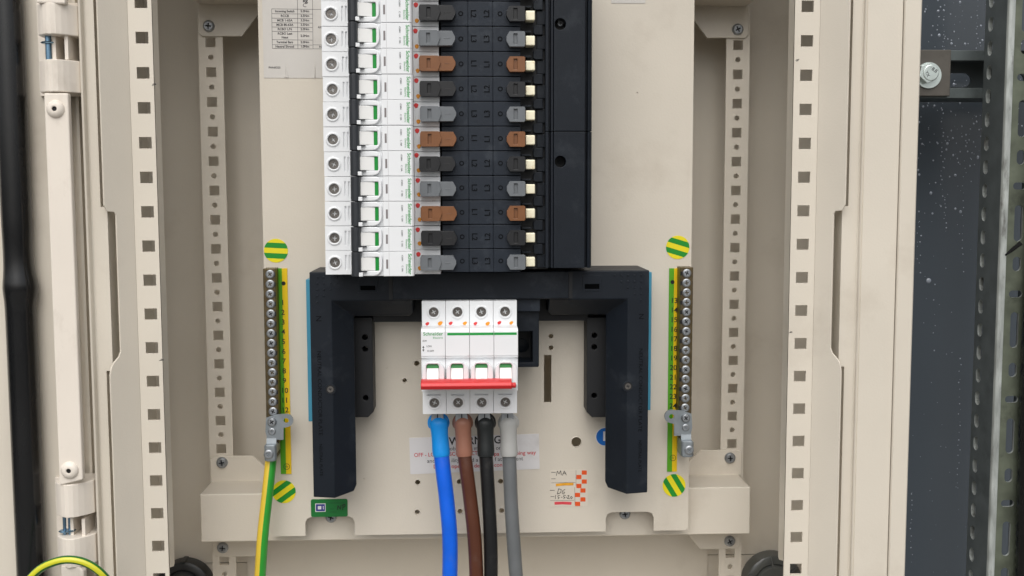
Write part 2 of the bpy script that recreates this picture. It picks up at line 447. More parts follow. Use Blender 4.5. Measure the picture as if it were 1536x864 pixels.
add_text(tm, "YX", cx - 4.0, cz + 0.4, YH - 13.15, 2.6, rot=-62, bold=0.02); tm.build("head_marking", INK, bo)

# upright channel: 41 mm strut, slotted flank towards the enclosure, slotted face to the front
YV0, YV1 = YH - 42.0, YH - 0.3
vx0 = (UX(1507, 0, YV0) + UX(1503, 432, YV0) + UX(1484, 864, YV0)) / 3
vx1 = vx0 + 41.0
vz0, vz1 = -470.0, 400.0
vs_ = thing("strut_channel", ((vx0 + vx1) / 2, YV1, vz0), "upright weathered strut channel with slotted flank, worn bright edge and mossy face", "strut channel")
# flank (in the YZ plane, facing left): strips between the slots
fl = MB()
zsl = [UZ(1470, v, YV1 - 10) for v in (20.5, 65)]
pit = 20.6
zref = UZ(1472, 108, YV1 - 12)
yc, hw, hh = YV1 - 10.5, 4.6, 6.3
def yz_fill(mb, loops, x0, x1, mi=0):
    t = MB().fill(loops, x0, x1, 0, 1)
    o = len(mb.v); mb.v += [(y, x, z) for x, y, z in t.v]; mb.f += [tuple(i + o for i in f) for f in t.f]; mb.m += t.m
loops = [[(YV0 + 3, vz0), (YV1, vz0), (YV1, vz1), (YV0 + 3, vz1)]]
for k in range(-13, 29):
    zc = zref - pit * k
    if vz0 + 12 < zc < vz1 - 12: loops.append(rrect(yc - hw, yc + hw, zc - hh, zc + hh, 4.5, 4))
yz_fill(fl, loops, vx0, vx0 + 4.0)
fl.build("slotted_flank", [GALVD, GALVL], vs_)  # slot walls take the bright metal as painted-in frontal light
MB().prism([(vx0 - 0.2, YV0 + 3.2), (vx0 + 0.6, YV0 + 1.0), (vx0 + 2.8, YV0 - 0.3), (vx0 + 5.6, YV0 - 0.3), (vx0 + 5.6, YV0 + 2.6), (vx0 + 3.2, YV0 + 3.6)], 'z', vz0, vz1).build("worn_edge", GALVL, vs_, bevel=0.4)
ff = MB(); loops = [[(vx0 + 5.6, vz0), (vx1, vz0), (vx1, vz1), (vx0 + 5.6, vz1)]]
xs = vx0 + 15.0
def slot(v, kind):
    zc = UZ(1516, v, YV0)
    w, h = {'L': (3.6, 15.5), 'M': (3.6, 6.2), 'H': (5.8, 3.0)}[kind]
    loops.append(rrect(xs - w, xs + w, zc - h, zc + h, min(w, h) * .97, 4))
for v, k in ((-30, 'H'), (20, 'L'), (70, 'M'), (116, 'H'), (178, 'L'), (236, 'M'), (279, 'H'), (335, 'L'), (396, 'M'), (441, 'H'), (495, 'L'), (555, 'M'), (599, 'H'), (654, 'L'), (713, 'M'), (755, 'H'), (808, 'L'), (862, 'M'), (905, 'H')):
    slot(v, k)
ff.fill(loops, YV0, YV0 + 2.4, 0, 1).build("slotted_face", [GALVM, GALVL], vs_)  # slot walls brightened by colour, as on the flank
MB().box(vx1 - 2.4, vx1, YV0 + 2.5, YV1, vz0, vz1).build("far_flank", GALVD, vs_)
# black conduit added to stand in for dirt-black steel, and a cable tie tail
bx = vx0 + 19.5
cd = MB(); path = []; rad = []
for k in range(0, 216):
    z = vz1 - 4 * k
    path.append((bx + 10.5 + 1.2 * math.sin(z * .013), YV0 - 10, z)); rad.append(10.4 + (0.8 if k % 2 else 0))
cd.tube(path, rad, 14)
tag(cd.build("corrugated_conduit", RUBBER, smooth=True), "black corrugated conduit strapped in front of the upright strut", "conduit")
a, b = U(1507, 383, YV0 - 3), U(1531, 364, YV0 - 9)
ct = MB().tube([(a[0], YV0 - 4, a[1]), ((a[0] + b[0]) / 2, YV0 - 7, (a[1] + b[1]) / 2), (b[0], YV0 - 10, b[1])], [.7, 1.8, 2.0], 8, flat=0.5)
tag(ct.build("cable_tie", RUBBER, smooth=True), "loose black cable tie tail sticking out from the conduit", "cable tie")

# ================================================================== the enclosure
enc = thing("electrical_enclosure", (0, 160, ZBOT), "open beige steel electrical enclosure with perforated rails at both sides", "cabinet")
RI = {}                                       # key X positions
for sgn, us in ((-1, dict(inn=240.3, out=205, web=160.6, gap=163.0, rim=140, rimo=132, seal=48)), (1, dict(inn=1184.3, out=1221, web=1264.6, gap=1264.0, rim=1284, rimo=1289, seal=1343))):
    RI[sgn] = {k: UX(u, 432, {'inn': 0, 'out': 0, 'web': -17, 'gap': -9, 'rim': -9, 'rimo': -13, 'seal': -13}[k]) for k, u in us.items()}
hz = {-1: 166.47, 1: 165.69}                  # height of the first rail hole
XF = 241.99 + 0.0
for sgn in (-1, 1):
    r = RI[sgn]
    name = "perforated_rail"
    # front strip with square holes
    mb = MB(); z0, z1 = ZBOT + 30, ZT - 30
    loops = [[(min(r['inn'], r['out']), z0), (max(r['inn'], r['out']), z0), (max(r['inn'], r['out']), z1), (min(r['inn'], r['out']), z1)]]
    for k in range(-6, 24):
        zc = hz[sgn] - 25 * k
        if z0 + 8 < zc < z1 - 8: loops.append(sq(sgn * XF, zc, 4.55, 4.15))
    mb.fill(loops, 0, 1.8)
    rail = mb.build(name, BEIGE, enc)
    # inner return flange
    zf = UZ(262, 848, 10) if sgn < 0 else UZ(1172, 838, 10)
    MB().prism([(0.3, zf + 1.5), (0.3, z1), (16, z1), (16, zf - 0.5), (13.5, zf - 2), (2, zf + 1)], 'x', r['inn'] if sgn > 0 else r['inn'] - 1.6, r['inn'] + 1.6 if sgn > 0 else r['inn']).build("return_flange", BEIGE, rail, bevel=0.4)
    # sloping web with its notch, leaning out towards the viewer
    vn0, vn1 = (318.5, 542) if sgn < 0 else (317, 536)
    zn0, zn1 = UZ(160 if sgn < 0 else 1267, vn0, -17), UZ(160 if sgn < 0 else 1267, vn1, -17)
    W = abs(r['web'] - r['out'])
    f0 = 1.0; f1 = 0.62
    prof = [(0, z0), (0, z1), (f0, z1), (f0, zn0 + 5), (f0 - .10, zn0 + .6), (f1 + .05, zn0), (f1, zn0 - 2), (f1, zn1 + 6), (f1 + .06, zn1 + 2.5), (f0 - .16, zn1 - 1), (f0 - .05, zn1 - 5), (f0, zn1 - 10), (f0, z0)]
    t = MB().fill([prof], 0, 1.0)
    wb = MB()
    vs = []
    for (f, yy, z) in t.v:
        x = r['out'] + (r['web'] - r['out']) * f; y = 0.2 - 17.2 * f
        nx, ny = (-sgn * 0.707, 0.707)
        vs.append((x + (nx * -1.7 * sgn * sgn + 0) * yy * -1 * sgn * 0 + (sgn * 1.2 * yy), y + 1.2 * yy, z))
    wb.add(vs, t.f)
    wb.build("rail_web", BEIGE, rail, bevel=0.4)

for sg, u, v in ((-1, 231, 127), (-1, 242, 540), (1, 1196, 91), (1, 1186, 498)):
    x, z = U(u, v, 0); c = MB()
    for k in range(3):
        a = random.uniform(-.2, .9); L = random.uniform(.8, 1.9); o = random.uniform(-.6, .6)
        c.fill([[(x - L, z + o - L * a * .4), (x + L, z + o + L * a * .4), (x + L * .8, z + o + L * a * .4 + .35), (x - L * .5, z + o + .25)]], -.04 - .01 * k)
    c.build("paint_chip", CROSS, enc)["kind"] = "stuff"
# left gutter: face plate (wider where the web is notched), rounded rim, deep channel, seal flange
def zn(sgn, v): return UZ(160 if sgn < 0 else 1267, v, -9)
r = RI[-1]
rim = r['rim']; rimo = r['rimo']
spans = {sg: ((zn(sg, va) + 4, ZT - 6), (zn(sg, vb) - 8, zn(sg, va) + 4), (ZBOT + 6, zn(sg, vb) - 8)) for sg, va, vb in ((-1, 318.5, 540), (1, 317, 534))}
fx_n, fx_w = UX(155.2, 432, -9), UX(165.0, 432, -9)
for k, (za, zb) in enumerate(spans[-1]):
    g = fx_w if k == 1 else fx_n
    prof = [(g, 60), (g, -9), (rim + 1.2, -9), (rim + .5, -9.5), (rim, -12.6), (rim - .6, -13.8), (rim - 1.6, -14.2), (rimo + .8, -14.0), (rimo + .1, -13), (rimo - .3, -11), (rimo - .3, 21)]
    MB().prism(sheet(prof[::-1], 1.4), 'z', za, zb).build("rain_gutter", BEIGE, enc)
landx0 = UX(-60, 432, 8); landx1 = UX(104, 432, 8)
MB().box(landx0, landx1, 8, 10, ZBOT, ZT).build("seal_flange", BEIGE, enc)
MB().box(landx1 - 2, landx1, 10, 21, ZBOT, ZT).box(landx1 - 2, rimo + 1, 20, 21.5, ZBOT, ZT).build("gutter_channel", BEIGE, enc)
# right: face plate, low rib, land, seam and outer edge
r = RI[1]
s0, s1 = UX(1342.6, 432, -11), UX(1345.4, 432, -13)
edge = UX(1371.5, 432, -13)
fx_n, fx_w = UX(1269.4, 432, -9), UX(1260.5, 432, -9)
for k, (za, zb) in enumerate(spans[1]):
    g = fx_w if k == 1 else fx_n
    prof = [(g, 60), (g, -9), (r['rim'] - .6, -9), (r['rim'] + .4, -9.6), (r['rim'] + 1.0, -11.4), (r['rimo'] - .6, -12.2), (r['rimo'] + .5, -11.4), (r['rimo'] + 1.4, -11), (s0, -11), (s0, 60)]
    MB().prism(sheet(prof, 1.4), 'z', za, zb).build("seal_land", BEIGE, enc)
MB().prism([(s1, 60), (s1, -12), (s1 + .8, -13), (edge - 1.2, -13), (edge, -11.6), (edge, 188), (edge - 1.8, 188), (edge - 1.8, -9), (s1 + 1.8, -9), (s1 + 1.8, 60)], 'z', ZBOT, ZT).build("side_panel", BEIGE, enc, bevel=0.4)
MB().box(s0 - 1, s1 + 1, 59, 61, ZBOT, ZT).build("seam_backing", BEIGE, enc)
YB = 180.0
xl = landx0
zb_seam = UZ(300, 845, YB)
MB().box(-292, edge - 2, YB, YB + 2, zb_seam + 0.5, ZT).build("back_panel", BEIGE, enc)
MB().box(-292, edge - 2, YB + .6, YB + 2.6, ZBOT, zb_seam - 0.4).build("back_panel", BEIGE, enc)
MB().box(-214, 214, YB - 1.2, YB - .05, ZBOT + 40, zb_seam + 40).build("lower_cover", BEIGE, enc)
MB().box(-294, -292, 10, YB + 3, ZBOT, ZT).build("side_panel", BEIGE, enc)
MB().box(xl, edge, -10, YB, ZT, ZT + 2).build("top_panel", BEIGE, enc)
MB().box(xl, edge, -10, YB, ZBOT - 2, ZBOT).build("bottom_panel", BEIGE, enc)

# rails at the back with square and round holes
XI, YI = 225.385, 138.63
for sgn, z00 in ((-1, 157.17), (1, 156.21)):
    loops = [[(sgn * XI - 10.2, ZBOT), (sgn * XI + 10.2, ZBOT), (sgn * XI + 10.2, ZT), (sgn * XI - 10.2, ZT)]]
    for k in range(-5, 21):
        zc = z00 - 25 * k
        loops.append(sq(sgn * XI, zc, 4.15, 4.15)); loops.append(circ(sgn * XI, zc - 12.5, 2.3, 14))
    mb = MB().fill(loops, YI, YI + 2)
    mb.build("back_rail", BEIGE, enc)

# hinge side: door gasket, hinges, link bar
door = MB().box(UX(-90, 432, 2), UX(22, 432, 2) + 1, 2, 8.2, ZBOT, ZT).build("door_edge", BEIGE, enc, bevel=0.6)
path, rad = [], []
gx = [(UX(5, 0, -6) + UX(28, 432, -6) + UX(43, 864, -6)) / 3]
for k in range(0, 160):
    z = ZT - 5 - k * 4.6
    zb = UZ(30, 432, -6)
    bulge = 1.6 * math.exp(-((z - zb) / 9.0) ** 2) - 0.5 * math.exp(-((z - zb - 26) / 14.0) ** 2)
    path.append((gx[0] + bulge * .4 , -1.0, z)); rad.append(10.6 + bulge)
gk = MB().tube(path, rad, 24)
gk.build("door_gasket", RUBBER, enc, smooth=True)

bar_x0 = (UX(68, 140, -22) + UX(88.5, 690, -22)) / 2
bar_x1 = (UX(104, 140, -22) + UX(124, 690, -22)) / 2
bz_top, bz_bot = UZ(88, 140, -22), UZ(106, 724, -22)
bar = MB().fill([[(bar_x0, bz_top), (bar_x1, bz_top), (bar_x1, bz_bot + 2.5), (bar_x0, bz_bot - 1.5)]], -24, -18).build("hinge_link_bar", HINGE, enc, bevel=1.0, seg=3)
for u, v in ((81, 163), (102.5, 707)):
    x, z = U(u, v, -27)
    MB().lathe([(1.6, -2.4), (1.9, -2.9), (2.6, -3.0), (4.2, -2.6), (5.6, -1.6), (6.3, -0.4), (6.4, 0.6)], (x, -24, z), n=28, cap=False).build("rivet", HINGE, bar, smooth=True)
    MB().fill([circ(x, z, 1.75, 14)], -25.8).build("rivet_core", CROSS, bar)
def knuckle(u0, u1, v0, v1, parent):
    x0, x1, z0, z1 = rect(u0, v0, u1, v1, -11)
    w = x1 - x0; pr = [(x0, 8), (x0, -9), (x0 + .4, -11)]
    for k in range(9):
        f = k / 8; pr.append((x0 + w * (0.04 + 0.88 * f), -11.5 - 13.0 * math.sin(math.pi * (0.10 + 0.82 * f))))
    pr += [(x1 - .3, -12), (x1, -9), (x1, 8)]
    return MB().prism(pr, 'z', z0, z1).build("hinge_knuckle", HINGE, parent, bevel=0.7)
def hinge(vs, pins, us):
    h = MB(); x0, x1, z0, z1 = rect(us[0] - 1.5, vs[0], us[1] + 1, vs[3], 4)
    g0, g1 = UZ(us[0], vs[1], 3), UZ(us[0], vs[2], 3)
    # back plate with an oval hole
    hx, hzc = x0 + (x1 - x0) * 0.80, (g0 + g1) / 2 - 1
    h.fill([[(x0, z0 - 2), (x1, z0 - 2), (x1, z1 + 2), (x0, z1 + 2)], rrect(hx - 3.2, hx + 2.6, hzc - 5.5, hzc + 6, 2.6)], 4.5, 7.9)
    root = h.build("hinge", HINGE, enc, bevel=0.4)
    MB().fill([sq(hx, hzc, 4.6, 8)], 7.7).build("hinge_pocket", DEEP, root)
    dv = MB(); xx = x0 + (x1 - x0) * 0.60; dv.box(xx, xx + 2.2, -15, 5, g1 - 1, g0 + 1); xx = x1 - 2.8; dv.box(xx, xx + 2.4, -17, 5, g1 - 1, g0 + 1)
    dv.build("rib", HINGE, root)
    knuckle(us[0], us[1], vs[0], vs[1], root); knuckle(us[2], us[3], vs[2], vs[3], root)
    for pu, pr, fv in pins:
        px = UX(pu, (vs[1] + vs[2]) / 2, -14)
        p = MB().lathe([(pr, g1 - 4), (pr, g0 + 4)], (px, -13, 0), 'z', 16)
        po = p.build("hinge_pin", BLUEZINC, root, smooth=True)
        fz = UZ(pu, fv, -14)
        MB().lathe([(pr + 2.2, -0.7), (pr + 3.1, 0), (pr + 2.2, 0.7)], (px, -13, fz), 'z', 18).build("pin_collar", BLUEZINC, po, smooth=True)
hinge((8.5, 55, 92, 140), ((72, 2.1, 64),), (58, 118, 61, 121.5))
hinge((720, 769, 800, 843), ((96, 1.2, 797), (104, 1.2, 796)), (85.5, 142.5, 88, 145))
x0, x1, z0, z1 = rect(55, -50, 98, 6, -22)
MB().fill([[(x0, z0 + .4), (x1, z0 - .2), (x1, z1), (x0 + 3, z1)]], -24, -17).build("hinge_link_bar", HINGE, enc, bevel=1.0)
x0, x1, z0, z1 = rect(97, 849, 127, 930, -20)
MB().fill([[(x0, z0), (x1, z0), (x1 + 1, z1 - 3), (x1 - 2, z1), (x0 - 1, z1 + 1)]], -23, -16).build("hinge_link_bar", HINGE, enc, bevel=1.0)

# ================================================================== brackets that carry the mounting plate
YP = 80.0                                     # front of the mounting plate
YBR = 96.0
def bracket():
    bx0 = (UX(302.5, 775, YBR) + UX(298, 740, YBR)) / 2; bx1 = (UX(1125, 765, YBR) + UX(1125, 790, YBR)) / 2
    bz1 = (UZ(302, 741, YBR) + UZ(1125, 731, YBR)) / 2; bz0 = (UZ(302, 812, YBR) + UZ(1125, 802, YBR)) / 2
    lx, rx = UX(316, 700, 137), UX(1112, 690, 137)
    zf1 = (UZ(335, 683, 137) + UZ(1092, 676, 137)) / 2
    zt0 = (UZ(340, 834, 137) + UZ(1080, 824, 137)) / 2
    e = thing("mounting_bracket", (0, YI, bz0), "wide beige hat-shaped cross bracket", "bracket", "cross brackets behind the mounting plate")
    MB().prism([(YI - 1, bz1), (YBR, bz1), (YBR, bz0), (YI - 1, bz0), (YI - 1, bz0 + 1.8), (YBR + 1.8, bz0 + 1.8), (YBR + 1.8, bz1 - 1.8), (YI - 1, bz1 - 1.8)], 'x', bx0, bx1).build("body", BEIGE, e, bevel=1.0, seg=3)
    for xo, d in ((lx, 1), (rx, -1)):
        MB().fill([[(xo, bz1 - 1), (xo, zf1 - 2), (xo + 6 * d, zf1), (xo + 37 * d, zf1), (xo + 60 * d, zf1 - 22), (xo + 60 * d, bz1 - 1)]], YI - 2.1, YI - .1).build("upper_flange", BEIGE, e, bevel=0.4)
        MB().fill([[(xo, bz0 + 1), (xo, zt0 + 3), (xo + 3 * d, zt0), (xo + 36 * d, zt0), (xo + 56 * d, bz0 - 1), (xo + 56 * d, bz0 + 1)]], YI - 2.1, YI - .1).build("lower_flange", BEIGE, e, bevel=0.4)
    for u, v in ((332, 695), (1096, 688), (333, 823), (1095.5, 813)):
        x, z = U(u, v, YI - 5)
        screw(e, x, YI - 2.2, z, 5.0, STEEL, dome=2.4)
    return e, bz0
br, brz0 = bracket()
for u, v in ((496, 777), (938, 772)):
    x, z = U(u, v, YBR - 3); screw(br, x, YBR - .2, z, 4.8, STEEL, dome=2.2)
br["label"] = "wide beige hat-shaped cross bracket under the lower edge of the mounting plate"
shift = UZ(315, 38.5, YI - 5) - UZ(333, 823, YI - 5)
br2 = copy_tree(br); br2.location.z += shift * S
br2["label"] = "wide beige cross bracket at the plate's upper part, only its screwed tabs showing"

# ================================================================== mounting plate
pl = thing("mounting_plate", (0, YP + 2, -240), "large beige steel mounting plate with drilled holes behind the switchgear", "mounting plate")
px0 = (UX(396.5, 432, YP) + UX(404.5, 795, YP)) / 2; px1 = (UX(1036.5, 432, YP) + UX(1032, 790, YP)) / 2
pzb = (UZ(430, 804, YP) + UZ(1000, 796, YP)) / 2; pzt = ZT - 40
outline = [(px0, pzb + 2), (px0 + 2, pzb)]
for ua, ub, vt in ((458, 532, 775.5), (908.5, 980.5, 768.5)):
    xa, xb, zt = UX(ua, 790, YP), UX(ub, 790, YP), (UZ(ua, vt, YP))
    outline += [(xa, pzb), (xa, zt - 5), (xa + 1.5, zt - 1.5), (xa + 5, zt), (xb - 5, zt), (xb - 1.5, zt - 1.5), (xb, zt - 5), (xb, pzb)]
outline += [(px1 - 2, pzb), (px1, pzb + 2), (px1, pzt), (px0, pzt)]
loops = [outline]
holes_ = ((625, 545, 2.1), (607, 570.5, 1.7), (826.5, 504, 1.8), (826.5, 521.5, 1.8), (864.5, 663, 4.1), (626.5, 723.5, 2.1), (689, 722.5, 2.1), (751, 722, 2.1),
                 (626, 768, 2.1), (690, 767, 2.1), (752.5, 766, 2.1), (580, 552, .5), (546, 718, .6), (956, 139, .5))
for u, v, r_ in holes_:
    x, z = U(u, v, YP); loops.append(circ(x, z, r_, 16 if r_ > 1 else 8))
x0, x1, z0, z1 = rect(816, 532.5, 827, 603.5, YP); loops.append([(x0, z0), (x1, z0), (x1, z1), (x0, z1)])
MB().fill(loops, YP, YP + 2).build("plate", BEIGE, pl)
for u, v, r_ in holes_:
    if r_ > 1:
        x, z = U(u, v, YP)
        MB().lathe([(r_ - .02, .6), (r_, 0), (r_ + .15, -.22), (r_ + .45, -.18), (r_ + .8, .05)], (x, YP, z), n=20, cap=False).build("hole_rim", BEIGE, pl, smooth=True)
MB().box(px0, px0 + 1.8, YP + 2, YP + 15, pzb + 3, pzt).box(px1 - 1.8, px1, YP + 2, YP + 15, pzb + 3, pzt).build("folded_edge", BEIGE, pl)

# ================================================================== circuit breakers
CX, CY, CZ0 = -106.49, -0.9, 158.748          # terminal screw of the first row
VR = 320.5                                    # the row the sizes were read from
ZR = CZ0 - 18 * 8
def RX(u, Y): return UX(u, VR, Y) 
def breaker():
    e = thing("circuit_breaker", (CX, 62, ZR), "", "circuit breaker", "column of white single-pole circuit breakers")
    z0, z1 = ZR - 8.85, ZR + 8.85
    xa, xb = RX(487.3, -1), RX(527.2, -1)
    na, nb, nc = RX(527, -17), RX(574.5, -17), RX(620.5, -20)
    xe = RX(660.5, -1)
    MB().prism([(xa, 62), (xa, 1.4), (na + 1, 1.4), (na + 1, -15), (na + 12, -15), (na + 12, -17), (nb, -17), (nb + .15, -19.6), (nb + .6, -20), (nc - 1.2, -20), (nc, -18.5), (nc, -1), (xe, -1), (xe, 62)], 'z', z0, z1).build("body", WHITE, e, bevel=0.25)
    # terminal shoulder with a screw opening and two slits
    cxs, czs = CX, ZR
    s1, s2 = RX(518.3, -1), RX(523.8, -1)
    m = MB().fill([[(xa, z0), (na + 1.2, z0), (na + 1.2, z1), (xa, z1)], circ(cxs, czs, 3.75, 22), sq(s1, ZR, .65, 5.4), sq(s2, ZR, .65, 5.4)], -1, 1.5)
    m.box(s1 - .7, s1 + .7, .1, 1.5, ZR - 5.5, ZR + 5.5).box(s2 - .7, s2 + .7, .1, 1.5, ZR - 5.5, ZR + 5.5)
    m.build("terminal_cover", WHITE, e, bevel=0.1)
    MB().lathe([(3.8, 0.4), (3.85, -0.7), (4.4, -1.0), (5.1, -0.7), (5.3, 0.2)], (cxs, -1, czs), n=28, cap=False).build("screw_collar", WHITE, e, smooth=True)
    screw(e, cxs, 0.4, czs, 3.6, DARKSTEEL, name="terminal_screw")
    # black lever
    m = MB()
    la, lb = na - .1, RX(541, -24)
    pr = [(la, -14), (la, -20), (la + .8, -24.2), (la + 3, -26.0), (lb - 2.2, -25.6), (lb - .6, -24), (lb, -20), (lb - .4, -14)]
    m.prism(pr, 'z', z0 + .1, z1 - .1)
    m.build("lever", LEVER, e, bevel=0.5, smooth=False)
    # toggle bowl
    ta, tb, tc_ = lb - .3, RX(567.8, -20), RX(573, -20)
    out = [(ta, z0 + .15)]
    for k in range(7):
        a = math.radians(-90 + 15 * k); out.append((tc_ - 6.5 + 6.3 * math.cos(a), z0 + 7.0 + 6.85 * math.sin(a)))
    for k in range(7):
        a = math.radians(15 * k); out.append((tc_ - 4.5 + 4.3 * math.cos(a), z1 - 5 + 4.85 * math.sin(a)))
    out.append((ta, z1 - .15))
    MB().fill([out, [(ta + .7, ZR - 5.0), (tb, ZR - 5.0), (tb, ZR + 4.9), (ta + .7, ZR + 4.9)]], -19.8, -16.9).build("toggle_surround", WHITE, e, bevel=1.1, seg=4)
    ga = RX(562, -21)
    tg = MB().prism([(ta - .5, -16), (ta - .2, -21.4), (ga, -18.6), (ga, -16)], 'z', ZR - 4.8, ZR + 4.7).build("toggle", TOGGLE, e, bevel=0.3)
    MB().prism([(ga, -16), (ga, -18.7), (tb - .15, -18.4), (tb - .15, -16)], 'z', ZR - 4.8, ZR + 4.7).build("on_marker", GREEN, tg, bevel=0.2)
    MB().box(lb - 1.6, lb + 1.2, -25.4, -18, z0 + .2, z0 + 3.0).build("lever_stop", WHITE, e, bevel=0.3)
    MB().box(lb - 0.3, lb + 3.8, -22.5, -18, z0 + 3.4, z0 + 3.9).build("lever_shadow_gap", LEVER, e)  # solid dark strip standing in for shade below the toggle
    # fault window, grooves, print
    MB().box(RX(578.7, -20), RX(581.6, -20), -20.12, -19, ZR - 3.4, ZR + 3.2).build("indicator_window", WINDOW, e)
    MB().box(RX(583, -20), RX(583.25, -20), -20.06, -19, z0 + .4, z1 - .4).build("moulding_line", WINDOW, e)
    t = MB(); add_text(t, "Schneider", RX(614.3, -20), ZR - .1, -20.16, 2.5, rot=-90, bold=0.014, narrow=1.06)
    add_text(t, "Electric", RX(609.6, -20), ZR - 3.6, -20.16, 1.25, rot=-90, bold=0.0, narrow=1.25)
    t.build("printed_logo", LOGO, e)
    t = MB(); add_text(t, "iC60H", RX(603, -20), ZR + 4.2, -20.16, 1.15, rot=-90, bold=0.01)
    add_text(t, "C 10A", RX(603, -20), ZR - 3.4, -20.16, 1.15, rot=-90, bold=0.01); t.build("printed_rating", INK, e)
    for u, v, r_, mm, nm in ((626.2, 308.5, 1.6, REDDOT, "red_torque_dot"), (628.8, 330, 1.45, YELDOT, "amber_torque_dot")):
        x, z = UX(u, v, -1), ZR - (v - VR) / 2.026
        p = [(x + r_ * (1 + .12 * math.sin(3 * a)) * math.cos(a), z + r_ * 1.1 * math.sin(a)) for a in [2 * math.pi * k / 14 for k in range(14)]]
        MB().fill([p], -1.35, -.9).build(nm, mm, e, bevel=.15)
    return e
cb0 = breaker()
rows = []
clipname = {0: 'L2', 1: 'L3', 2: 'L1'}
colword = {'L2': 'black', 'L3': 'grey', 'L1': 'brown'}
ordn = ["first", "second", "third", "fourth", "fifth", "sixth", "seventh", "eighth", "ninth", "tenth", "eleventh", "twelfth"]
for i in range(-1, 11):
    c = cb0 if i == 8 else copy_tree(cb0)
    c.location = ((CX + random.uniform(-.25, .25)) * S, (62 + random.uniform(-.2, .2)) * S, (CZ0 - 18 * i + random.uniform(-.06, .06)) * S)
    n = 10 - i
    c["label"] = "white circuit breaker with %s clip, %s" % (colword[clipname[i % 3]], "lowest of its column, next to the dark shroud" if n == 0 else "%s up from the dark shroud" % ordn[n])
    for ch in c.children:
        if ch.name.startswith("terminal_screw"):
            ch.rotation_euler.y = random.uniform(0, 1.57)
        if ch.name.startswith(("red_torque", "amber_torque")):
            ch.location.z += random.uniform(-.5, .5) * S; ch.location.x += random.uniform(-.4, .5) * S

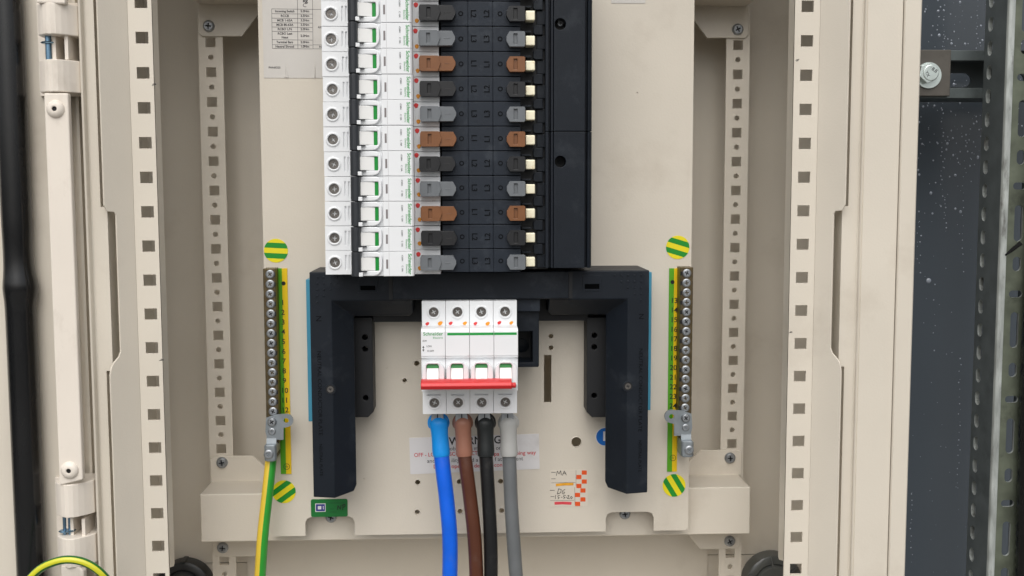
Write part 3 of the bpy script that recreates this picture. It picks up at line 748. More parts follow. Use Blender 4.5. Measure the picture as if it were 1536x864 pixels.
# ================================================================== busbar assembly
bus = thing("busbar_assembly", (0, YP, -40), "slate busbar block with moulded phase markings and rows of brown, black and grey clips", "busbar")
zTop = CZ0 + 18 * 1 + 9
zBot = UZ(720, 408, 0)
ma, mbx = RX(663.5, 0), RX(789.5, 0)
fa, fb = RX(819, 8), RX(888, 4)
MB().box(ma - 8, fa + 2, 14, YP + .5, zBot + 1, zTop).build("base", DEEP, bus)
g1, g2 = RX(703.5, 0), RX(740, 0)
me_ = RX(781, 0)
module0 = None
for i in range(-1, 11):
    zc = CZ0 - 18 * i + 0.6
    ph = clipname[i % 3]
    m = MB(); lo = zBot if i == 10 else zc - 8.75; hi = zc + 8.75
    for xa, xb in ((ma, g1 - .25), (g1 + .25, g2 - .25), (g2 + .25, me_)):
        m.box(xa, xb, 0, 15, lo, hi)
    m.box(ma + .5, me_ - .5, .7, 15, lo + .1, hi - .1)
    mod = m.build("busbar_module", SLATE, bus, bevel=0.3)
    t = MB()
    for u in (693, 751):
        o = RX(u, 0); t.fill([circ(o, zc, 1.8, 16), circ(o, zc, 1.05, 16)], -.22, .1)
    add_text(t, ph, RX(711.5, 0), zc, 0.05, 4.0, rot=-90, bold=.012, extrude=.3); add_text(t, ph, RX(731.5, 0), zc, 0.05, 4.0, rot=90, bold=.012, extrude=.3)
    t.build("moulded_marking", MARK, mod)
    # clip over the breaker end
    zc2 = CZ0 - 18 * i - .1
    dx = random.uniform(-.5, .5)
    x0, xm, xt, xe2 = RX(630.5, -9) + dx, RX(657, -9) + dx, RX(662.5, -9) + dx, RX(684.5, -7) + dx
    sl0, sl1 = RX(642, -9) + dx, RX(647.5, -9) + dx
    c = MB()
    c.fill([[(x0 + .8, zc2 - 5.5), (xm + .6, zc2 - 5.5), (xt, zc2), (xm + .6, zc2 + 5.5), (x0 + .8, zc2 + 5.5), (x0, zc2 + 3.8), (x0, zc2 - 3.8)], [(sl0, zc2 - 3.5), (sl1, zc2 - 3.5), (sl1, zc2 + 3.5), (sl0, zc2 + 3.5)]], -10, -1.0)
    c.fill([[(xm - 3, zc2 - 5.35), (xe2 - 2.2, zc2 - 5.2), (xe2, zc2 - 1.2), (xe2, zc2 + 1.2), (xe2 - 2.2, zc2 + 5.2), (xm - 3, zc2 + 5.35)]], -8.6, .2)
    c.box(sl0 - .5, sl1 + .5, -8.4, -5, zc2 - 4, zc2 + 4)
    c.box(xe2 - 8, xe2 - 3.5, -8.85, -8, zc2 - .2, zc2 + .2)
    cl = c.build("phase_clip", CLIP[ph], bus, bevel=0.22)
    cl["label"] = colword[ph] + " clip reaching over a breaker end"
    # spare clip on the other side with its contact pin
    a0, a1, a2 = RX(760.3, -4), RX(765, -4), RX(788, -4)
    s0_, s1_ = RX(770.8, -4), RX(776.5, -4)
    c = MB()
    c.fill([[(a0, zc2 - 1.6), (a1, zc2 - 5.5), (a2 - .8, zc2 - 5.5), (a2, zc2 - 4.6), (a2, zc2 + 4.6), (a2 - .8, zc2 + 5.5), (a1, zc2 + 5.5), (a0, zc2 + 1.6)], [(s0_, zc2 - 3.8), (s1_, zc2 - 3.8), (s1_, zc2 + 3.8), (s0_, zc2 + 3.8)]], -6, .3)
    c.box(s0_ - .4, s1_ + .4, -4.4, -1, zc2 - 4, zc2 + 4)
    cl = c.build("phase_clip", CLIP[ph], bus, bevel=0.25)
    cl["label"] = colword[ph] + " clip beside a bare contact pin"
    p0, p1 = RX(788.5, 2), RX(802.5, 2)
    MB().box(p0, p1, 1, 15, zc2 - 3.7, zc2 + 3.3).build("contact_pin", PIN, bus, bevel=0.7, seg=3)
    # ribs of the open comb beside the pins
    m = MB(); c0, c1 = RX(800, 10), RX(814, 10)
    m.prism([(c0, zc2 + 6.5), (c0 + 1.4, zc2 + 5.2), (c1, zc2 + 5.2), (c1, zc2 + 12.4), (c0 + 1.4, zc2 + 12.4), (c0, zc2 + 11.2)], 'y', 9, 15)
    m.box(RX(782, 6), RX(797, 6), 5, 15, zc2 + 6.0, zc2 + 7.4)
    m.box(RX(806, 8), fa, 11, 15, zc2 - 5.2, zc2 + 4.6)
    m.build("comb_rib", SHROUD, bus, bevel=0.3)
# side cover, two lengths
zs = UZ(850, 197, 2)
zcb = UZ(850, 402, 2)
for za, zb_ in ((zs + .25, zTop + 14), (zcb, zs - .25)):
    k0, k1, k2, k3, k4 = RX(818.5, 2), RX(823, 2), RX(826.5, 2), RX(830.5, 2), RX(877, 2)
    k5, k6 = RX(881, 2), RX(887.5, 4)
    cv = MB().box(k0, k1, 4, 20, za, zb_).box(k1, k2, 9, 20, za, zb_).box(k2, k3 - .4, 3, 20, za, zb_).box(k3 - .4, k3, 8, 20, za, zb_)
    cv.box(k4, k5, 8, 20, za, zb_).prism([(k5, 20), (k5, 2.6), (k5 + .7, 2), (k6 - .8, 3.5), (k6, 6), (k6, YP + .5), (k6 - 2, YP + .5), (k6 - 2, 20)], 'z', za, zb_)
    cov = cv.build("side_cover", SHROUD, bus, bevel=0.25)
    loops = [[(k3, za), (k4, za), (k4, zb_), (k3, zb_)]]
    hu = 36 if za > zs else 242.5
    hx, hz_ = U(840.5, hu, 2); loops.append(circ(hx, hz_, 4.2, 24))
    MB().fill(loops, 2, 16).build("cover_face", SHROUD, cov, bevel=0.3)
    MB().fill([circ(hx, hz_, 4.6, 16)], 15.5).build("hole_floor", DEEP, cov)
    if za > zs: screw(cov, *(lambda q: (q[0], 14, q[1]))(U(840.5, 35, 14)), 2.6, STEEL, dome=.5)
    else: MB().fill([circ(hx, hz_, 1.6, 12)], 15.2, 15.6).build("hole_boss", SHROUD, cov)

# ================================================================== neutral shroud
sh = thing("neutral_shroud", (0, YP, -210), "dark U-shaped plastic shroud straddling the incoming switch, with screwed legs", "shroud")
YF, YI2 = 25.0, 41.0
SX = {k: (UX(a, 640, YF), UX(b, 640, YF)) for k, (a, b) in dict(o=(468.3, 972), r=(500.5, 940.5)).items()}
SXI = (UX(533.5, 640, YI2), UX(908, 640, YI2))
szt = (UZ(500, 408, YF) + UZ(940, 405.5, YF)) / 2
szr = (UZ(500, 450, YF) + UZ(940, 449.5, YF)) / 2
szi = (UZ(560, 474.5, YI2) + UZ(880, 471.5, YI2)) / 2
szb = (UZ(485, 747.5, YF) + UZ(955, 741, YF)) / 2
B0 = YP + .3
for sgn in (0, 1):
    d = 1 if sgn == 0 else -1
    xo, xr, xi = SX['o'][sgn], SX['r'][sgn], SXI[sgn]
    xend = UX(618.5, 460, YF) if sgn == 0 else UX(823.5, 460, YF)
    V = []; F = []
    xb = CAM.x + (xi - CAM.x) * (B0 + 800) / (YI2 + 799)
    def q(*p): V.append(tuple(p)); return len(V) - 1
    def add_poly(*pts):
        F.append(tuple(q(*p) for p in pts))
    B = YP + .3
    # front flats
    add_poly((xo, YF, szb + 1), (xr, YF, szb), (xr, YF, szr), (xo, YF, szt))
    add_poly((xo, YF, szt), (xr, YF, szr), (xend, YF, szr), (xend, YF, szt))
    # inner facets, mitred
    add_poly((xr, YF, szb), (xi - d * 2, YI2 - 2, szb + 1.5), (xi, YI2, szb + 6), (xi, YI2, szi), (xr, YF, szr))
    add_poly((xr, YF, szr), (xi, YI2, szi), (xend - d * 3, YI2, szi), (xend, YI2 - 3, szi + 3), (xend, YF, szr))
    # walls
    add_poly((xi, YI2, szb + 6), (xb, B, szb + 6), (xb, B, szi), (xi, YI2, szi))
    add_poly((xi, YI2, szi), (xb, B, szi), (xend - d * 3, B, szi), (xend - d * 3, YI2, szi))
    add_poly((xend - d * 3, YI2, szi), (xend - d * 3, B, szi), (xend, B, szi + 3), (xend, YI2 - 3, szi + 3))
    add_poly((xend, YF, szr), (xend, YI2 - 3, szi + 3), (xend, B, szi + 3), (xend, B, szt), (xend, YF, szt))
    add_poly((xo, YF, szt), (xend, YF, szt), (xend, B, szt), (xo, B, szt))
    add_poly((xo, YF, szb + 1), (xo, YF, szt), (xo, B, szt), (xo, B, szb + 1))
    add_poly((xo, YF, szb + 1), (xo, B, szb + 1), (xr, B, szb), (xr, YF, szb))
    add_poly((xr, YF, szb), (xr, B, szb), (xb - d * 2, B, szb + 1.5), (xi - d * 2, YI2 - 2, szb + 1.5))
    add_poly((xi - d * 2, YI2 - 2, szb + 1.5), (xb - d * 2, B, szb + 1.5), (xb, B, szb + 6), (xi, YI2, szb + 6))
    m = MB().add(V, F)
    ob = m.build("cover", SHROUD, sh)
    bm = bmesh.new(); bm.from_mesh(ob.data); bmesh.ops.remove_doubles(bm, verts=bm.verts, dist=1e-5)
    bmesh.ops.recalc_face_normals(bm, faces=bm.faces); bm.to_mesh(ob.data); bm.free()
    md = ob.modifiers.new("bevel", 'BEVEL'); md.width = .7 * S; md.segments = 2; md.limit_method = 'ANGLE'; md.angle_limit = .25
    # fixing screw; a flat dark disc paints the shade of its recess
    u, v = (495.5, 584) if sgn == 0 else (942, 579.5)
    x, z = U(u, v, YF)
    MB().lathe([(4.3, .1), (4.2, -.35), (3.5, -.35), (3.4, .05)], (x, YF, z), n=24, cap=False).build("screw_rim", SHROUD, ob, smooth=True)
    MB().fill([circ(x, z, 3.5, 20)], YF - .12).build("screw_well", DEEP, ob)
    screw(ob, x, YF - .15, z, 2.4, DARKSTEEL)
    # latch window: raised frame round a flat patch painted as its inner dark
    u0, v0, u1, v1 = (540.5, 428.5, 563, 435.5) if sgn == 0 else (877, 426, 899, 433.5)
    x0, x1, z0, z1 = rect(u0, v0, u1, v1, YF)
    MB().fill([[(x0 - 1.6, z0 - 1.6), (x1 + 1.6, z0 - 1.6), (x1 + 1.6, z1 + 7), (x0 - 1.6, z1 + 7)], [(x0, z0), (x1, z0), (x1, z1), (x0, z1)]], YF - .5, YF + .2).build("latch_frame", SHROUD, ob, bevel=.2)
    MB().fill([[(x0 - .2, z0 - .2), (x1 + .2, z0 - .2), (x1 + .2, z1 + .2), (x0 - .2, z1 + .2)]], YF - .15).build("latch_window", PITCH, ob)
    # grip dimples
    dm = MB()
    for rr_ in range(5):
        for cc_ in range(5 - rr_):
            ud = (476 + 10 * cc_) if sgn == 0 else (962 - 10 * cc_)
            x, z = U(ud, (416 if sgn == 0 else 413) + 9.3 * rr_, YF)
            dm.lathe([(.9, .05), (.75, -.3), (.4, -.42)], (x, YF, z), n=10)
    dm.build("grip_dimples", SHROUD, ob, smooth=True)["kind"] = "stuff"
    t = MB(); xx = (xo * .62 + xr * .38)
    add_text(t, "N", xx, UZ(480, 478, YF), YF + .05, 4.2, rot=-90, extrude=.2)
    add_text(t, "NEUTRAL CONDUCTOR PLATE", xx, UZ(480, 590, YF), YF + .05, 2.9, rot=-90, extrude=.2, narrow=1.12)
    add_text(t, "NEUTRAL PLATE", xx, UZ(480, 690, YF), YF + .05, 2.4, rot=-90, extrude=.2)
    t.build("moulded_lettering", MARK, ob)
    # deep inner support
    ui0, ui1 = (533, 559.5) if sgn == 0 else (880, 909)
    x0, x1, z0, z1 = rect(ui0, 476, ui1, 626, 58)
    if sgn == 0: x0 = SXI[0] - 11
    else: x1 = SXI[1] + 11
    ch = 4.5
    pr = [(x0, z0 + (ch if sgn else 0)), (x0 + ch, z0), (x1 - ch, z0), (x1, z0 + (0 if sgn else ch)), (x1, z1), (x0, z1)]
    if sgn == 0: pr[0] = (x0, z0); pr[1] = (x0 + .5, z0)
    else: pr[2] = (x1 - .5, z0); pr[3] = (x1, z0)
    hc = UX(548 if sgn == 0 else 891.5, 560, 58)
    lo = [pr] + [circ(hc, UZ(545, v, 58), 2.2, 14) for v in (506, 523.5, 597)]
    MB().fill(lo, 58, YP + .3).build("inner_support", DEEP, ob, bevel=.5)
    x0, x1, z0, z1 = rect(*((461.3, 419, 468, 631.5) if sgn == 0 else (970, 408, 976.2, 614.5)), 60)
    MB().box(x0, x1, 45 if False else 58, YP + .3, z0, z1).build("neutral_strip", SKYB, ob, bevel=.3)
# the middle length of the shroud
xa, xb = UX(583, 430, YF - 2), UX(859, 430, YF - 2)
zt_, zb2 = UZ(720, 407, 22), UZ(720, 449.5, 22)
c = MB().prism([(22, zt_ - .8), (23, zt_), (YP + .3, zt_), (YP + .3, zb2), (23, zb2), (22, zb2 + .8)], 'x', xa + 3.2, xb - 3.2)
cc = c.build("centre_cover", SHROUD, sh, bevel=.4)
for xg in (xa, xb - 3.3): MB().box(xg, xg + 3.3, 24, 60, zb2 + .3, zt_ - 1).build("end_groove", DEEP, cc)
x0, x1 = UX(560, 475, 60), UX(882, 475, 60)
MB().box(x0, x1, 60, YP + .3, UZ(720, 482, 60), zb2 + 1).build("rear_rail", DEEP, sh)

# ================================================================== incoming switch
YS = 13.0; YN = -6.0
sw = thing("incoming_switch", (-10, YP, -135), "white four-pole incoming switch with a red handle bar", "switch")
xs_ = [UX(u, 470, YS) for u in (632.5, 668.7, 704.7, 740.7, 775.5)]
X0 = xs_[0]; PW = (xs_[4] - X0) / 4
zA = UZ(704, 451.5, YS); zB = UZ(704, 493, YN); zC = UZ(704, 537, YN); zD = UZ(704, 588, YN); zE = UZ(704, 620.5, YS)
zr1 = UZ(704, 468, YS); zr2 = UZ(704, 604, YS)
for k in range(4):
    xa, xb = X0 + PW * k + .12, X0 + PW * (k + 1) - .12
    pole = MB().prism([(YP - 6, zA), (YS + 2.2, zA), (YS + 2.2, zB), (YN + 2, zB), (YN, zB - 2), (YN, zC + 1.6), (YN + .6, zC + 1.2), (YN + .6, zC + .2), (YN + 3, zC - 1), (YN + 3.5, zD), (YS + 2.2, zD), (YS + 2.2, zE), (YP - 6, zE)], 'x', xa, xb).build("pole", WHITE, sw, bevel=.3)
    xc = (xa + xb) / 2
    for zz, zl, zh in ((zr1, zB, zA), (zr2, zE, zD)):
        lo = [[(xa, zl), (xb, zl), (xb, zh), (xa, zh)], circ(xc, zz, 3.75, 22)]
        if zz == zr2: lo.append(sq(xc - .3, zz + 6.2, 5.0, .55))
        MB().fill(lo, YS, YS + 2.3).build("terminal_cover", WHITE, pole, bevel=.18)
        MB().lathe([(3.8, 0.4), (3.85, -0.7), (4.4, -1.0), (5.1, -0.7), (5.3, 0.2)], (xc, YS, zz), n=28, cap=False).build("screw_collar", WHITE, pole, smooth=True)
        screw(pole, xc, YS + 1.2, zz, 3.6, DARKSTEEL, name="terminal_screw")
    for dxx, mm, nm in ((-random.uniform(4, 5.5), REDDOT, "red_torque_dot"), (random.uniform(4, 6), YELDOT, "amber_torque_dot")):
        r_ = random.uniform(1.4, 1.8); x, z = xc + dxx, UZ(704, 485, YS) + random.uniform(-.4, .4)
        p = [(x + r_ * (1 + .15 * math.sin(3 * a)) * math.cos(a), z + r_ * .9 * math.sin(a + .3)) for a in [2 * math.pi * j / 14 for j in range(14)]]
        MB().fill([p], YS - .3, YS + .1).build(nm, mm, pole, bevel=.15)
    # toggle in its arched surround
    zt1, zt0 = UZ(704, 541.5, YN), UZ(704, 575, YN)
    arch = [(xa + .6, zt0 - 1), (xb - .6, zt0 - 1)] + [(xc + (PW / 2 - .8) * math.cos(math.radians(a)) ** 1.0, zt1 - 7 + 7.2 * math.sin(math.radians(a))) for a in range(0, 181, 15)]
    hx_ = 4.7; hx0 = xc - .4
    MB().fill([arch, [(hx0 - hx_, zt0 - .2), (hx0 + hx_, zt0 - .2), (hx0 + hx_, zt1 - 3.2), (hx0 + hx_ * .8, zt1 - 1.6), (hx0 - hx_ * .8, zt1 - 1.6), (hx0 - hx_, zt1 - 3.2)]], YN - 3.5, YN + 3.6).build("toggle_surround", WHITE, pole, bevel=.9, seg=3)
    zg = UZ(704, 551.5, YN)
    tg = MB().prism([(YN + 4, zg), (YN - 1.2, zg), (YN - 4.8, zt0 + 2.5), (YN - 8, zt0 - .5), (YN + 4, zt0 - 1)], 'x', hx0 - 4.5, hx0 + 4.5).build("toggle", TOGGLE, pole, bevel=.3)
    MB().prism([(YN + 4, zt1 - 1.7), (YN - .6, zt1 - 2.2), (YN - 1.3, zg), (YN + 4, zg)], 'x', hx0 - 4.5, hx0 + 4.5).build("on_marker", GREEN, tg, bevel=.2)
xl_, xr_ = UX(631, 578, -22), UX(774.5, 578, -22)
zh1, zh0 = UZ(704, 571.8, -22), UZ(704, 586.2, -22)
hb = MB().prism([(-8, zh1 - .3), (-16, zh1), (-21, zh1 - 1.2), (-22.4, (zh1 + zh0) / 2), (-21, zh0 + 1), (-16, zh0), (-8, zh0 + .5)], 'x', xl_, xr_ - 3.2)
hb.lathe([(2.0, 0), (2.0, 3.2)], (xr_ - 3.3, -17, (zh1 + zh0) / 2 - .6), 'x', 14)
hbar = hb.build("handle_bar", REDBAR, sw, bevel=.5)
t = MB(); add_text(t, "Schneider", UX(649.5, 501, YN), UZ(649.5, 501, YN), YN - .15, 2.45, bold=.010, narrow=1.05)
add_text(t, "Electric", UX(657, 507, YN), UZ(657, 506.7, YN), YN - .15, 1.35, narrow=1.3)
x0, x1, z0, z1 = rect(671, 499, 775, 502.6, YN)
for k in range(1, 4):
    a_ = x0 if k == 1 else X0 + PW * k + .2; b_ = min(x1, X0 + PW * (k + 1) - .2)
    t.box(a_, b_, YN - .12, YN + .1, z0, z1)
t.build("printed_logo", LOGO, sw)
t = MB(); add_text(t, "iSW", UX(637, 511.5, YN), UZ(637, 511.5, YN), YN - .15, 1.3, bold=.01)
add_text(t, "I.ON", UX(643.5, 519.5, YN), UZ(643, 519.5, YN), YN - .15, 1.3, bold=.01)
add_text(t, "O.OFF", UX(645.8, 526.5, YN), UZ(645, 526.5, YN), YN - .15, 1.3, bold=.01)
ax, az0, az1 = UX(635, 523, YN), UZ(635, 527.5, YN), UZ(635, 518.5, YN)
t.box(ax - .15, ax + .15, YN - .12, YN + .1, az0 + 1, az1 - 1)
t.fill([[(ax - .8, az0 + 1.6), (ax, az0), (ax + .8, az0 + 1.6)]], YN - .12); t.fill([[(ax - .8, az1 - 1.6), (ax + .8, az1 - 1.6), (ax, az1)]], YN - .12)
t.build("printed_marking", INK, sw)

# the black carrier behind the switch
x0, x1, z0, z1 = rect(776, 455, 809, 552, 30)
cr_ = thing("switch_carrier", ((x0 + x1) / 2, YP, z0), "black plastic switch carrier with a square pocket beside the white incoming switch", "carrier")
wx0 = UX(640, 470, 40)
px_0, px_1, pz0, pz1 = rect(779, 498, 799.5, 545, 30)
MB().fill([[(wx0, z0 + 20), (x0 - 8, z0), (x1 - .8, z0), (x1, z0 + .8), (x1, z1), (wx0, z1)], [(px_0 - 14, pz0), (px_1, pz0), (px_1, pz1), (px_0 - 14, pz1)]], 34, YP + .3).build("frame", SHROUD, cr_, bevel=.5)
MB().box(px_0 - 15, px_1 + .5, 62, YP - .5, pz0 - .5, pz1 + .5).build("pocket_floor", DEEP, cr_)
ox, oz = U(783, 519, 58); MB().lathe([(6, 0), (5.8, -1.2), (5, -1.6)], (ox, 63, oz), n=24).build("pocket_boss", SHROUD, cr_, smooth=True)
x2, x3, z2, z3 = rect(776, 453, 810, 467, 28)
MB().box(x0 - 10, x3, 28, 60, z2, z3 + 3).build("top_ledge", SLATE, cr_, bevel=.4)

# ================================================================== cables
def smooth_path(pts, n=8):
    P = [Vector(p) for p in pts]; out = []
    for i in range(len(P) - 1):
        p0, p1, p2, p3 = P[max(i - 1, 0)], P[i], P[i + 1], P[min(i + 2, len(P) - 1)]
        for k in range(n):
            t = k / n
            out.append(0.5 * ((2 * p1) + (-p0 + p2) * t + (2 * p0 - 5 * p1 + 4 * p2 - p3) * t * t + (-p0 + 3 * p1 - 3 * p2 + p3) * t ** 3))
    out.append(P[-1]); return [tuple(p) for p in out]
cdefs = (("blue", 657.5, [(661, 668, 34), (664, 700, 32), (670, 750, 30), (674.5, 800, 30), (675, 850, 31), (673, 900, 34), (668, 960, 40)], 6.1, 8.6),
         ("brown", 693.5, [(695, 668, 34), (699, 700, 32), (705.5, 750, 30), (711, 800, 29), (714, 850, 30), (715, 900, 33), (714, 960, 38)], 5.6, 8.2),
         ("black", 727.5, [(728, 668, 34), (730, 700, 33), (733, 750, 31), (735.5, 800, 30), (736.5, 850, 30), (736, 900, 33), (734, 960, 38)], 5.5, 8.4),
         ("grey", 762, [(763, 668, 34), (764.5, 700, 33), (766.5, 750, 31), (769.5, 800, 30), (773, 850, 30), (777, 900, 33), (780, 960, 38)], 5.5, 8.4))
for nm, ut, pts, rr_, rb in cdefs:
    x, z = U(ut, 640, 36)
    e = thing("power_cable", (x, 36, z - 30), "%s insulated cable with a %s shrink boot, hanging from the incoming switch" % (nm, {"blue": "bright blue", "brown": "pale brown", "black": "black", "grey": "light grey"}[nm]), "cable", "four cables under the incoming switch")
    w = [(*[U(u, v, y)[0:1][0], ], y, U(u, v, y)[1]) for u, v, y in pts]
    MB().tube(smooth_path(w), rr_, 24).build("sheath", CAB[nm][0], e, smooth=True)
    u1 = pts[0][0]
    vv = [626, 630, 634, 638, 642, 646, 652, 660, 668, 675, 680, 682.5, 683.5]
    rr2 = [rb * .62, rb * .83, rb * .88, rb * .87, rb * .82, rb * .79, rb * .77, rb * .77, rb * .79, rb * .81, rb * .79, rb * .77, rr_]
    bpth = []
    for v in vv:
        f = (v - 626) / 57.5; u = ut + (pts[0][0] + (pts[1][0] - pts[0][0]) * .45 - ut) * f
        bx_, bz_ = U(u, v, 35); bpth.append((bx_, 36 - 3 * f, bz_))
    MB().tube(bpth, rr2, 28).build("shrink_boot", CAB[nm][1], e, smooth=True)
    # flared ears of the boot behind the ferrule
    bx_, bz_ = U(ut + .5, 633, 42)
    ring = []
    for k in range(25):
        a = math.radians(-215 + 250 * k / 24)
        ring.append((bx_ + (rb - 1.4) * math.cos(a), 39 + 1.5 * math.sin(a), bz_ - (rb - 1.2) * math.sin(a + math.pi) * -1.0))
    MB().tube(ring, [1.0] + [1.5] * 23 + [1.0], 10).build("boot_collar", CAB[nm][1], e, smooth=True)
    fx, fz = U(ut - 1, 625, 36)
    fm = MB().prism([(fx - 4.6, UZ(ut, 632, 36)), (fx + 4.4, UZ(ut, 632, 36)), (fx + 4.8, UZ(ut, 626, 36)), (fx + 4.0, UZ(ut, 617, 36)), (fx - 4.4, UZ(ut, 617, 36)), (fx - 5.0, UZ(ut, 626, 36))], 'y', 31, 40)
    fm.box(fx - .3, fx + .5, 30.7, 31.2, UZ(ut, 631, 36), UZ(ut, 619, 36), 1)
    fm.build("ferrule", [STEEL, CROSS], e, bevel=.9)

# ================================================================== earth bars
def earth_bar(side):
    L = side < 0
    um = (lambda a, b: a if L else b)
    bx0, bx1, bz0, bz1 = rect(*((397, 403, 415.5, 640) if L else (1019.5, 401, 1038.5, 632)), 66)
    e = thing("earth_bar", ((bx0 + bx1) / 2, YP, bz0), "brass earth bar whose strip is numbered 1 to 12, a wire held in its clamp" if L else "brass earth bar with its clamp empty, strip numbered 13 to 24", "earth bar")
    bar_ = MB().box(bx0, bx1, 66, YP + .2, bz0 - 14, bz1).build("bar", BRASS, e, bevel=.4)
    cx_ = UX(um(406.5, 1029.5), 500, 65)
    sv = [411.5, 427, 442, 456.5, 471.3, 486, 501, 515.7, 530, 545, 559.3, 574, 589, 604, 617.5] if L else [410, 424, 438.5, 453, 467.8, 482.3, 497, 511.2, 525.6, 540.2, 554.6, 569, 583.2, 597.5, 612]
    za, zb_ = UZ(um(406, 1030), sv[0], 65), UZ(um(410, 1028), sv[-1], 65)
    for k in range(15):
        screw(bar_, cx_ + random.uniform(-.15, .15), 66 - random.uniform(0, .8), za + (zb_ - za) * k / 14, 3.55, STEEL, dome=.7, name="terminal_screw")
    # wire entry openings along the bar's inner side
    en = MB(); xe_ = bx1 if L else bx0
    for k in range(15):
        z = za + (zb_ - za) * k / 14; en.box(xe_ - 1.6 if L else xe_ - .05, xe_ + .05 if L else xe_ + 1.6, 65.92, 67, z - 1.8, z + 1.4)
    en.build("wire_entries", CROSS, bar_)
    # numbered strip
    sx0, sx1, sz0, sz1 = rect(*((418, 402.5, 434, 711) if L else (1002.3, 402.5, 1017, 707.5)), YP - .8)
    mid = (sx0 + sx1) / 2
    st = MB().box(sx0, mid, YP - .8, YP + .1, sz0, sz1, 0).box(mid, sx1, YP - .8, YP + .1, sz0, sz1, 1).build("numbered_strip", [TAPEG, TAPEY], e)
    t = MB(); tx = mid + .2
    for k in range(12):
        v = (454 if L else 451) + (161 if L else 158) * k / 11
        add_text(t, str(k + 1 if L else k + 13), tx, UZ(um(427, 1009), v, YP), YP - .95, 4.2, bold=.014)
    gx_, gz_ = mid + .6, UZ(um(430, 1008), um(699.5, 686.5), YP)
    t.fill([circ(gx_, gz_, 2.6, 20), circ(gx_, gz_, 2.2, 20)], YP - .95)
    t.box(gx_ - .12, gx_ + .12, YP - .95, YP - .85, gz_, gz_ + 1.6).box(gx_ - 1.3, gx_ + 1.3, YP - .95, YP - .85, gz_ - .15, gz_ + .15).box(gx_ - .7, gx_ + .7, YP - .95, YP - .85, gz_ - .9, gz_ - .65)
    t.build("printed_numbers", BLACKINK, st)
    dx_, dz_ = U(um(425.5, 1008.5), um(425, 423), YP)
    MB().fill([circ(dx_, dz_, 1.7, 16)], YP - .93).build("punched_hole", DEEP, st)
    # lug
    def P(a, b):                              # offsets in px from the lug's main screw, mirrored for the other side
        return U((408 + a) if L else (1028.5 - a), (633 if L else 627) + b, 62)
    o = [P(-9, -6), P(6, -11), P(24, -12)]
    hc = P(21, -2)
    for a in range(-80, 81, 20):
        p, q_ = math.cos(math.radians(a)), math.sin(math.radians(a)); o.append(P(21 + 10.5 * p, -2 + 10 * q_))
    o += [P(17, 9), P(17, 27), P(-7, 26), P(-10, 15)]
    lug = MB().fill([o, circ(hc[0], hc[1], 2.1, 16)], 62.2, 64.4).build("lug", LUG, e, bevel=.4)
    x, z = P(0, 0); screw(lug, x, 61.9, z, 3.7, STEEL, dome=1.6)
    x, z = P(0, 14.5); screw(lug, x, 62.0, z, 3.0, STEEL, dome=.6)
    # cage clamp
    a, b = P(-10, 32), P(9, 56)
    x0, x1 = min(a[0], b[0]), max(a[0], b[0]); z1, z0 = a[1], b[1]
    cg = MB().prism([(x0 + .6, 55), (x1 - .6, 55), (x1, 57), (x1, 75), (x0, 75), (x0, 57)], 'z', z0, z1).build("cage_clamp", LUG, e, bevel=1.6, seg=3)
    MB().prism([(62.4, z1 + 5), (61.2, z1 - .5), (62.6, z1 - 1), (64.2, z1 + 5)], 'x', x0 + 1, x1 - 1).build("tongue", LUG, cg)
    screw(cg, (x0 + x1) / 2 + side * 1.2, 54.9, (z0 + z1) / 2 - .8, 3.9, STEEL, dome=.9)
    MB().box(x1 - .2, x1 + .25, 58, 72, z0 + 3, z0 + 6).build("clamp_slot", CROSS, cg)
    return e
earth_bar(-1); earth_bar(1)
# earth wire from the left clamp
pts = [(407, 684, 66), (405.5, 700, 64), (400, 750, 60), (394.5, 800, 58), (391, 850, 58), (388, 900, 60), (386, 960, 64)]
w = [(U(u, v, y)[0], y, U(u, v, y)[1]) for u, v, y in pts]
tag(MB().tube(smooth_path(w), 4.6, 24, matfn=lambda f: 0 if .5 < (f + .02) % 1 else 1).build("earth_wire", [WIREG, WIREY], None, smooth=True, origin=w[-1]),
    "green and yellow earth wire running down from the clamp of an earth bar", "wire")
pts = [(10, 930, -38), (34, 884, -42), (57, 856, -44), (82, 843, -45), (106, 839.5, -45), (130, 845, -44), (152, 860, -42), (176, 890, -36), (195, 930, -30)]
w = [(U(u, v, y)[0], y, U(u, v, y)[1]) for u, v, y in pts]
tag(MB().tube(smooth_path(w), 2.9, 20, matfn=lambda f: 0 if .04 < f < .84 else 1).build("earth_wire", [WIREG2, WIREY2], None, smooth=True, origin=w[0]),
    "green and yellow earth wire looping up in an arch in front of the hinge", "wire")

